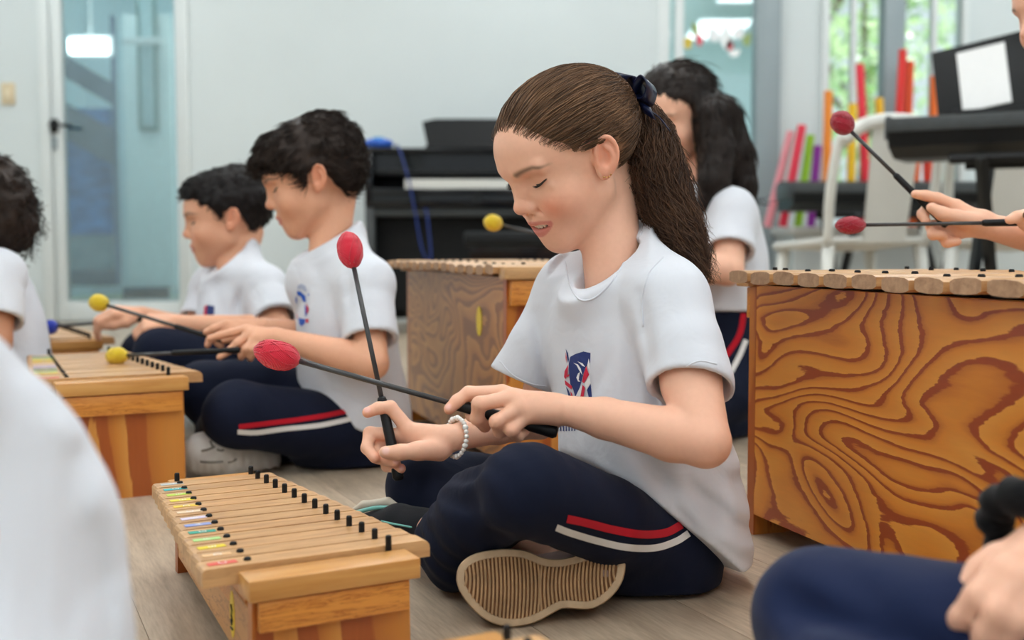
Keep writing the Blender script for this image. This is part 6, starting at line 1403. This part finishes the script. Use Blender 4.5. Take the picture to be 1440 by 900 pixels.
# shoe of the middle boy
def white_shoe():
    S = Solid(); S.chain([W(285, 640, 2.00), W(315, 645, 2.03), W(372, 648, 2.10)], [.034, .036, .030], .015); S.ell(W(292, 634, 2.0), (.040, .036, .034), .015); S.plane((0, 0, .002), (0, 0, -1), .004, '-')
    S.fn(lambda p, d: d - .0012 * np.sin(p[..., 0] * 520 + 2 * vnoise(p * 30)) * sstep(.05, .03, p[..., 2]) - .001 * vnoise(p * 90)); lo, hi = bounds([W(270, 640, 2.0), W(385, 648, 2.1)], .06)
    M['shoe_white'] = cloth('white_knit_shoe', srgb(224, 222, 218), .8, 300, .35, .08); o = solid_part('shoe', S, [(lo, hi, .0035)], M['shoe_white'], B1)
    mb = MB()
    for k, (x0, y0, x1, y1) in enumerate([(284, 634, 302, 628), (282, 649, 314, 649), (306, 632, 314, 633), (296, 620, 299, 627), (322, 650, 332, 646)]):
        mb.tube(smooth_path([W(x0, y0, 1.955 + .012 * (k == 4)), W((x0 + x1) / 2, (y0 + y1) / 2 + 1, 1.95 + .012 * (k == 4)), W(x1, y1, 1.957 + .012 * (k == 4))], 4), .0022, 6)
    l = mb.build('lace_gap', plain('grey_shoe_gap', srgb(120, 116, 108), .8), o, smooth=True); l.location = -B1.location
    sm = Solid(); sm.chain([W(268, 664, 2.01), W(320, 667, 2.03), W(378, 664, 2.10)], [.012, .013, .012], .01); sm.plane((0, 0, .001), (0, 0, -1), .003, '-'); lo, hi = bounds([W(260, 664, 2.0), W(385, 664, 2.1)], .03); solid_part('shoe_sole', sm, [(lo, hi, .003)], plain('pale_sole', srgb(196, 190, 184), .7), B1)
white_shoe()

# ---------------------------------------------------------------- long-haired girl kneeling behind
H3 = head_frame(W(950, 168, 2.50), math.radians(45), math.radians(24), 0, 1.06)
b3 = dict(label='girl with long dark loose hair kneeling behind, face half hidden by the ponytail', base=(*onZ(1000, 590)[:2], 0), H=H3, side=(.45, -.9, 0), skin=SKIN_G, neck=W(988, 268, 2.51), h=.0036, zc=.30,
          shN=W(1028, 300, 2.41), elN=W(1024, 380, 2.33), wrN=W(920, 372, 2.36), shF=W(962, 300, 2.62), elF=W(930, 385, 2.60), wrF=W(880, 360, 2.50), arm=1.08, slv=.66,
          handN=(np.array([-1, .1, -.05]), np.array([0, -.5, .9]), np.array([0, .8, .5]), dict(curl=(.8, .9, .6))), handF=(np.array([-1, 0, -.1]), np.array([0, .3, .9]), np.array([0, -1, 0]), dict(curl=(.8, .9, .6))),
          torso=[(W(1008, 470, 2.50), .125, .105), (W(1008, 420, 2.50), .125, .102), (W(1004, 360, 2.50), .125, .10), (W(1002, 310, 2.50), .118, .080), (W(1000, 288, 2.50), .08, .055)], hem=(W(1008, 437, 2.42), np.array([0, 0, -1.0])))
b3['trs'] = [('loft', [(W(1008, 560, 2.50), .130, .12), (W(1006, 500, 2.50), .125, .108), (W(1006, 440, 2.50), .112, .095)]), ([W(1030, 545, 2.44), W(960, 575, 2.35), W(900, 600, 2.30)], [.075, .066, .058]), ([W(980, 545, 2.58), W(900, 590, 2.52)], [.072, .06]), ([W(900, 600, 2.30), W(1010, 598, 2.42), W(1040, 598, 2.46)], [.048, .046, .042]), ([W(900, 595, 2.52), W(1010, 590, 2.60)], [.048, .044])]
B3, _, b3_body, b3_shirt, b3_trs = kid(b3)
r3 = curve2([(1046, 440), (1040, 470), (1025, 495), (1012, 512)]); w3 = curve2([(1049, 478), (1040, 500), (1024, 530), (1016, 545)]); decal('red_stripe', b3_trs, band(r3, [4.0] * len(r3)), M['stripe_red'], b3_trs, sub=5); decal('white_stripe', b3_trs, band(w3, [3.6] * len(w3)), M['stripe_white'], b3_trs, sub=5)
def long_hair():
    S = Solid(); S.ell(H3(-.014, 0, .038), np.array([.098, .080, .077]) * H3.s, 0, H3.R)
    hf = np.array([-.2, -.002, .006, .018, .030, .040, .052, .064, .080, .12]); hu = np.array([-.3, -.3, -.02, .022, .036, .046, .055, .062, .070, .082])
    def cut(p, d):
        q = H3.loc(p); l = np.abs(q[..., 1]); h_ = q[..., 2] - np.interp(q[..., 0], hf, hu) - np.clip((.052 - l) / .052, 0, 1) * np.clip((q[..., 0] - .02) / .05, 0, 1) * .016
        return np.maximum(d, -h_ * .7 + .001 * vnoise(p * 100))
    S.fn(cut)
    S.chain([W(1000, 168, 2.44), W(1008, 215, 2.43), W(1003, 258, 2.41), W(988, 290, 2.40)], [.044, .042, .034, .014], .02); S.chain([W(1008, 165, 2.50), W(1030, 215, 2.50), W(1045, 258, 2.49), W(1058, 277, 2.49)], [.052, .044, .029, .010], .02)
    S.chain([W(1000, 180, 2.56), W(1020, 270, 2.56)], [.06, .05], .02)
    S.fn(lambda p, d: d - .003 * vnoise(p * np.array([90, 90, 18])) - .001 * vnoise(p * np.array([200, 200, 40]))); lo, hi = bounds([H3.o], .20); lo[2] -= .05
    hv, hq = S.mesh(lo, hi, .0038); hv = relax(hv, hq, 1); P = []; g_ = np.random.default_rng(5)
    vn = vert_normals(hv, hq)
    for k in g_.integers(len(hv), size=3600):
        v, nn = hv[k], vn[k]; fl = np.array([.12, 0, -1.0]) + g_.normal(size=3) * .07 if v[2] < H3.o[2] + .05 else H3.R @ np.array([-1.0, .55 * np.sign(H3.loc(v)[1] + .001), -.2]); fl = nrm(fl - nn * (fl @ nn)); L_ = g_.uniform(.03, .075) * (.25 if H3.loc(v)[0] > .015 else 1.0); u = np.linspace(0, 1, 8)
        P.append(v + nn * .0006 + np.outer(u * L_, fl) + np.outer(np.sin(u * 3) * .0015, nn) - np.outer(u * u * L_ * L_ / .19, nn))
    strands('hair', np.array(P), .0008, M['hair_dark'], B3, 3, (hv, hq))
long_hair()
mallet('yellow mallet in front of the piano, held by the long-haired girl', W(680, 310, 2.42), W(880, 358, 2.44), M['yarn_yellow'], .042, .0175, .0030, .35, .0046)

# ---------------------------------------------------------------- curly-haired child at the picture edge
H4 = head_frame(W(-48, 300, 2.29), math.radians(6), math.radians(12), 0, 1.06)
b4 = dict(label='curly-haired child in a white shirt cut off by the picture edge beside the far xylophone', base=(*onZ(-20, 610)[:2], 0), H=H4, side=(.2, -.98, 0), skin=np.array(srgb(190, 132, 100)), neck=W(-25, 350, 2.35), h=.005, zc=.22,
          shN=W(0, 385, 2.23), elN=W(-6, 482, 2.16), wrN=W(-100, 470, 2.17), shF=W(-40, 385, 2.45), elF=W(-60, 470, 2.47), wrF=W(-120, 450, 2.37), handN=(np.array([-1, 0, 0]), np.array([0, -.5, .8]), np.array([0, .8, .5]), {}), handF=(np.array([-1, 0, 0]), np.array([0, .3, .8]), np.array([0, -1, .5]), {}),
          torso=[(W(0, 590, 2.35), .13, .105), (W(0, 520, 2.35), .13, .10), (W(-8, 450, 2.35), .125, .095), (W(-14, 395, 2.35), .115, .075), (W(-20, 370, 2.35), .08, .05)], slv=.68, hem=(W(0, 520, 2.27), np.array([-.15, 0, -1.0])))
b4['trs'] = [('loft', [(W(0, 590, 2.35), .12, .10), (W(0, 530, 2.35), .115, .092)]), ([W(0, 575, 2.32), W(-160, 560, 2.22)], [.07, .06]), ([W(-10, 570, 2.43), W(-160, 550, 2.47)], [.07, .06])]
B4, *_x = kid(b4)
g_ = np.random.default_rng(9); S = Solid(); S.ell(H4(-.02, 0, .035), (.10, .085, .085), 0, H4.R); S.ell(H4(-.070, 0, -.010), (.060, .075, .085), .03, H4.R); S.fn(lambda p, d: np.maximum(d, (H4.loc(p)[..., 0] - .055))); S.fn(lambda p, d: d - .008 * vnoise(p * 60) - .004 * vnoise(p * 130)); hv, hq = S.mesh(H4.o - .18, H4.o + .18, .005); hv = relax(hv, hq, 1); P = []
for k in range(900):
    v = hv[g_.integers(len(hv))]; n_ = nrm(v - H4(-.04, 0, .01)); u = np.linspace(0, 1, 12); a = nrm(g_.normal(size=3)); b = np.cross(n_, a); P.append(v + np.outer(u * .028 * g_.random(), n_) + np.outer(-u * .02, [0, 0, 1]) + .005 * (np.outer(np.sin(u * 14 + k), a) + np.outer(np.cos(u * 14 + k), b)))
strands('hair', np.array(P), .0008, M['hair_dark'], B4, 3, (hv, hq))
# ================================================================ people cut off by the frame
# ---------------------------------------------------------------- white-shirted back close to the camera
H5 = head_frame(W(-420, 210, .66), math.radians(-25), math.radians(15), 0, 1.0)
b5 = dict(label='white T-shirt back of a child very close to the camera, out of focus', base=(*W(-200, 450, .64)[:2], 0), H=H5, side=(.6, -.8, 0), skin=SKIN_B, neck=W(-360, 420, .66), h=.006, zc=.2,
          shN=W(-260, 500, .60), elN=W(-330, 800, .60), wrN=W(-600, 820, .66), shF=W(-420, 500, .74), elF=W(-520, 800, .80), wrF=W(-700, 800, .80), slv=.66,
          torso=[(W(-85, 1150, .66), .120, .105), (W(-92, 950, .66), .122, .108), (W(-92, 780, .66), .112, .100), (W(-142, 620, .66), .106, .092), (W(-205, 490, .66), .092, .070), (W(-260, 430, .66), .06, .045)], hs=.006, fold=2.0, grooves=[(20, 520, -30, 950, .60, .026, .015), (62, 570, 45, 950, .60, .024, .013), (105, 640, 105, 950, .62, .020, .011), (-40, 600, -90, 950, .60, .022, .014), (140, 740, 152, 950, .64, .012, .008)])
b5['trs'] = [('loft', [(W(-80, 1290, .66), .115, .10), (W(-85, 1130, .66), .11, .095)]), ([W(-150, 1250, .62), W(-600, 1200, .62)], [.06, .05]), ([W(-200, 1250, .74), W(-600, 1150, .8)], [.06, .05])]
B5, *_x = kid(b5)
tuft_hair('hair', H5, B5, M['hair_dark'], [], HF2, HU2, 500, .02, lambda q: np.array([.6, 0, .5]), .001, .005, .003, seed=4)
# ---------------------------------------------------------------- navy knee, hand and wrist at the lower corner
sk6 = SKIN_G
t6 = thing('person', 'navy trouser knee and resting hand of a child at the lower picture corner, blurred', 'person', (*W(1560, 700, .72)[:2], 0))
S = Solid(); wr6 = W(1462, 775, .80)
J = lambda *a: [W(*q) for q in a]
S.chain(J((1640, 650, .86), (1462, 772, .80)), [.030, .0195], .01)
fing = [J((1405, 800, .775), (1372, 838, .765), (1350, 868, .772), (1336, 890, .785)), J((1430, 812, .765), (1402, 862, .752), (1384, 895, .758), (1372, 922, .77)), J((1455, 822, .762), (1432, 876, .748), (1416, 912, .755), (1404, 938, .765)), J((1480, 826, .768), (1464, 876, .756), (1452, 906, .76), (1444, 926, .77))]
for q in fing: S.cone(W(1456, 782, .795), q[0], .0130, .0100, .010); S.chain(q, [.0092, .0086, .0078, .0066], .004)
S.chain(J((1440, 775, .81), (1402, 786, .80), (1378, 800, .80), (1360, 822, .795)), [.012, .0105, .009, .0075], .006)
H6 = head_frame(W(1950, 60, .62), math.radians(15), math.radians(20)); head_solid(S, H6, 'closed'); S.cone(H6(-.03, 0, -.03), W(1950, 340, .62), .034, .036, .014)
tor6 = [(W(1930, 1350, .60), .09, .075), (W(1930, 950, .60), .09, .07), (W(1940, 560, .61), .09, .065), (W(1945, 430, .61), .06, .045)]; S.loft(tor6, (.5, -.86, 0), .03); S.chain(J((1850, 520, .64), (1740, 640, .76), (1640, 650, .86)), [.034, .03, .030], .01); S.chain(J((2060, 540, .58), (2150, 900, .58)), [.034, .03], .01)
lo, hi = bounds([wr6, H6(.1, 0, 0), H6(0, 0, .11), W(1330, 900, .77)] + [q[0] for q in tor6] + J((2150, 900, .58)), .08); lo[2] = max(lo[2], 0)
bd6 = solid_part('body', S, [(lo, hi, .0042)], M['skin'], t6, head_colors(H6, sk6, mouth='closed'))
T = Solid(); T.loft([(c, w + .03, d + .028) for c, w, d in tor6], (.5, -.86, 0), 0); T.chain(J((1850, 520, .64), (1790, 590, .70)), [.05, .05], .02); T.chain(J((2060, 540, .58), (2110, 740, .58)), [.05, .05], .02); T.fn(lambda p, d: d - vnoise(p * 14) * .004); lo, hi = bounds([q[0] for q in tor6] + J((1790, 590, .70), (2110, 740, .58)), .13); lo[2] = max(0, lo[2]); solid_part('t_shirt', T, [(lo, hi, .007)], M['shirt'], t6)
P6 = Solid(); P6.chain(J((1900, 1300, .62), (1500, 920, .79), (1160, 872, .86)), [.075, .060, .050], .02); P6.chain(J((1160, 872, .86), (1190, 960, .80), (1320, 1080, .74)), [.048, .046, .042], .02); P6.chain(J((2000, 1300, .62), (1800, 1150, .70)), [.07, .055], .02); P6.chain(J((1800, 1150, .70), (1500, 1150, .70)), [.055, .045], .02)
def k6(p, d):
    a = vnoise(p * np.array([14, 14, 12])) * .003; q = p - W(1230, 860, .80); w = np.exp(-(q ** 2).sum(-1) / .004); ph = (p @ nrm(np.array([.35, -.3, .9]))) * 190 + 1.5 * vnoise(p * 16); return d - a + groove(p, W(1105, 830, .80), W(1250, 905, .80), .010, .008) + groove(p, W(1100, 852, .80), W(1215, 905, .80), .009, .007) - w * .002 * np.sin(ph)
P6.fn(k6); P6.plane((0, 0, .003), (0, 0, -1), .004, '-'); lo, hi = bounds(J((1900, 1300, .62), (1160, 872, .86), (1320, 1080, .74), (2000, 1300, .62), (1800, 1150, .70)), .09); lo[2] = -.01
solid_part('trousers', P6, [(lo, hi, .0055)], cloth('navy_tracksuit_light', srgb(15, 29, 64), .8, 900, .1, .12, 12), t6)
tuft_hair('hair', H6, t6, M['hair_dark'], [((-.03, 0, .055), (.078, .074, .068))], HF2, HU2, 900, .03, lambda q: np.array([-.6, .2, -.3]), .001, .004, .003, seed=8)
sc_ = thing('scrunchie', 'black fuzzy scrunchie on the wrist at the lower picture corner', 'scrunchie', tuple(W(1450, 752, .815))); mb = MB(); axs_ = nrm(W(1640, 650, .86) - wr6); u_ = nrm(UP - axs_ * (UP @ axs_)); v_ = np.cross(axs_, u_)
mb.tube(ring_pts((0, 0, 0), u_ * .030, v_ * .030, 30), [.013 + .003 * math.sin(k * 2.2) for k in range(30)], 12, closed=True); mb.build('band', cloth('black_velvet', srgb(14, 14, 16), .9, 300, .5, .2), sc_, smooth=True)
# ---------------------------------------------------------------- player of the big bass xylophone, only hands, mallets and a sliver of face in view
_h = head_frame((0, 0, 0), math.radians(8), math.radians(18)); H7 = head_frame(W(1511, 16, 1.80), math.radians(8), math.radians(18), 0, 1.0)
t7 = thing('person', 'child beyond the picture edge reaching in to play the big bass xylophone', 'person', (*W(1560, 345, 1.85)[:2], 0))
S = Solid(); head_solid(S, H7, 'closed'); S.cone(H7(-.03, 0, -.03), W(1545, 115, 1.84), .034, .037, .014)
tor7 = [(W(1575, 600, 1.86), .09, .075), (W(1570, 420, 1.86), .09, .07), (W(1560, 220, 1.85), .092, .066), (W(1552, 150, 1.84), .065, .045)]; S.loft(tor7, (.15, -.98, 0), .03)
S.chain(J((1575, 190, 1.72), (1580, 350, 1.64), (1500, 345, 1.64), (1388, 318, 1.66)), [.033, .029, .027, .0185], .01); S.chain(J((1535, 185, 1.95), (1560, 330, 1.86), (1490, 312, 1.60)), [.033, .028, .018], .01)
# hand gripping the slanted mallet, thumb on top
hf = [J((1345, 290, 1.665), (1318, 279, 1.662), (1302, 275, 1.660), (1287, 273, 1.655)), J((1340, 303, 1.668), (1306, 290, 1.676), (1297, 301, 1.672), (1303, 312, 1.662)), J((1342, 316, 1.668), (1310, 318, 1.674), (1312, 330, 1.660), (1326, 331, 1.650)), J((1350, 326, 1.666), (1326, 332, 1.668), (1332, 341, 1.656), (1346, 340, 1.648))]
for q in hf: S.cone(W(1380, 314, 1.66), q[0], .0140, .0105, .012); S.chain(q, [.0092, .0086, .0078, .0066], .004)
S.chain(J((1370, 312, 1.648), (1344, 306, 1.640), (1326, 301, 1.638), (1310, 292, 1.642)), [.0140, .0110, .0095, .0080], .006)
hb = [J((1452, 300, 1.60), (1430, 305, 1.59), (1420, 309, 1.588)), J((1460, 306, 1.60), (1440, 314, 1.594), (1446, 322, 1.60)), J((1468, 312, 1.60), (1452, 322, 1.594), (1460, 328, 1.60)), J((1478, 316, 1.602), (1466, 328, 1.596), (1474, 332, 1.604))]
for q in hb: S.cone(W(1486, 311, 1.60), q[0], .0130, .0100, .010); S.chain(q, [.0092, .0082, .0070], .004)
S.chain(J((1480, 302, 1.59), (1462, 298, 1.582), (1446, 302, 1.580)), [.012, .0098, .0078], .006)
lo, hi = bounds([H7(.1, 0, 0), H7(0, 0, .11), H7(-.1, 0, 0), W(1285, 273, 1.655), W(1580, 350, 1.64), W(1350, 345, 1.65)] + [q[0] for q in tor7], .06); lo[2] = max(lo[2], .05)
solid_part('body', S, [(lo, hi, .0030)], M['skin'], t7, head_colors(H7, SKIN_G, mouth='closed'))
T = Solid(); T.loft([(c, w + .03, d + .028) for c, w, d in tor7], (.15, -.98, 0), 0); T.chain(J((1572, 185, 1.73), (1578, 280, 1.675)), [.05, .05], .02); T.chain(J((1538, 185, 1.94), (1555, 275, 1.89)), [.05, .05], .02); T.fn(lambda p, d: d - vnoise(p * 14) * .004); lo, hi = bounds([q[0] for q in tor7] + J((1578, 280, 1.675), (1555, 275, 1.89)), .12); solid_part('t_shirt', T, [(lo, hi, .006)], M['shirt'], t7)
P7 = Solid(); P7.loft([(W(1580, 715, 1.86), .11, .1), (W(1575, 560, 1.86), .11, .1)], (.15, -.98, 0), 0); P7.chain(J((1590, 690, 1.80), (1530, 700, 1.66)), [.07, .055], .02); P7.chain(J((1590, 690, 1.92), (1500, 660, 2.05)), [.07, .055], .02); P7.plane((0, 0, .003), (0, 0, -1), .004, '-'); lo, hi = bounds(J((1590, 700, 1.80), (1530, 700, 1.66), (1575, 560, 1.86), (1500, 660, 2.05)), .1); lo[2] = -.01; solid_part('trousers', P7, [(lo, hi, .007)], M['navy'], t7)
tuft_hair('hair', H7, t7, M['hair_dark'], [((-.04, 0, .05), (.075, .075, .07))], HF2, HU2, 400, .02, lambda q: np.array([-.6, 0, .3]), .001, .005, .003, seed=6)
mallet('crimson mallet raised at a slant in the hand above the big bass xylophone', W(1172, 160, 1.72), W(1332, 318, 1.652), M['yarn_dred'], .040, .0165, .0030, .45, .0048)
mallet('crimson mallet held level above the big bass xylophone', W(1174, 317, 1.66), W(1474, 312, 1.592), M['yarn_dred'], .044, .0125, .0028, .3, .0050)
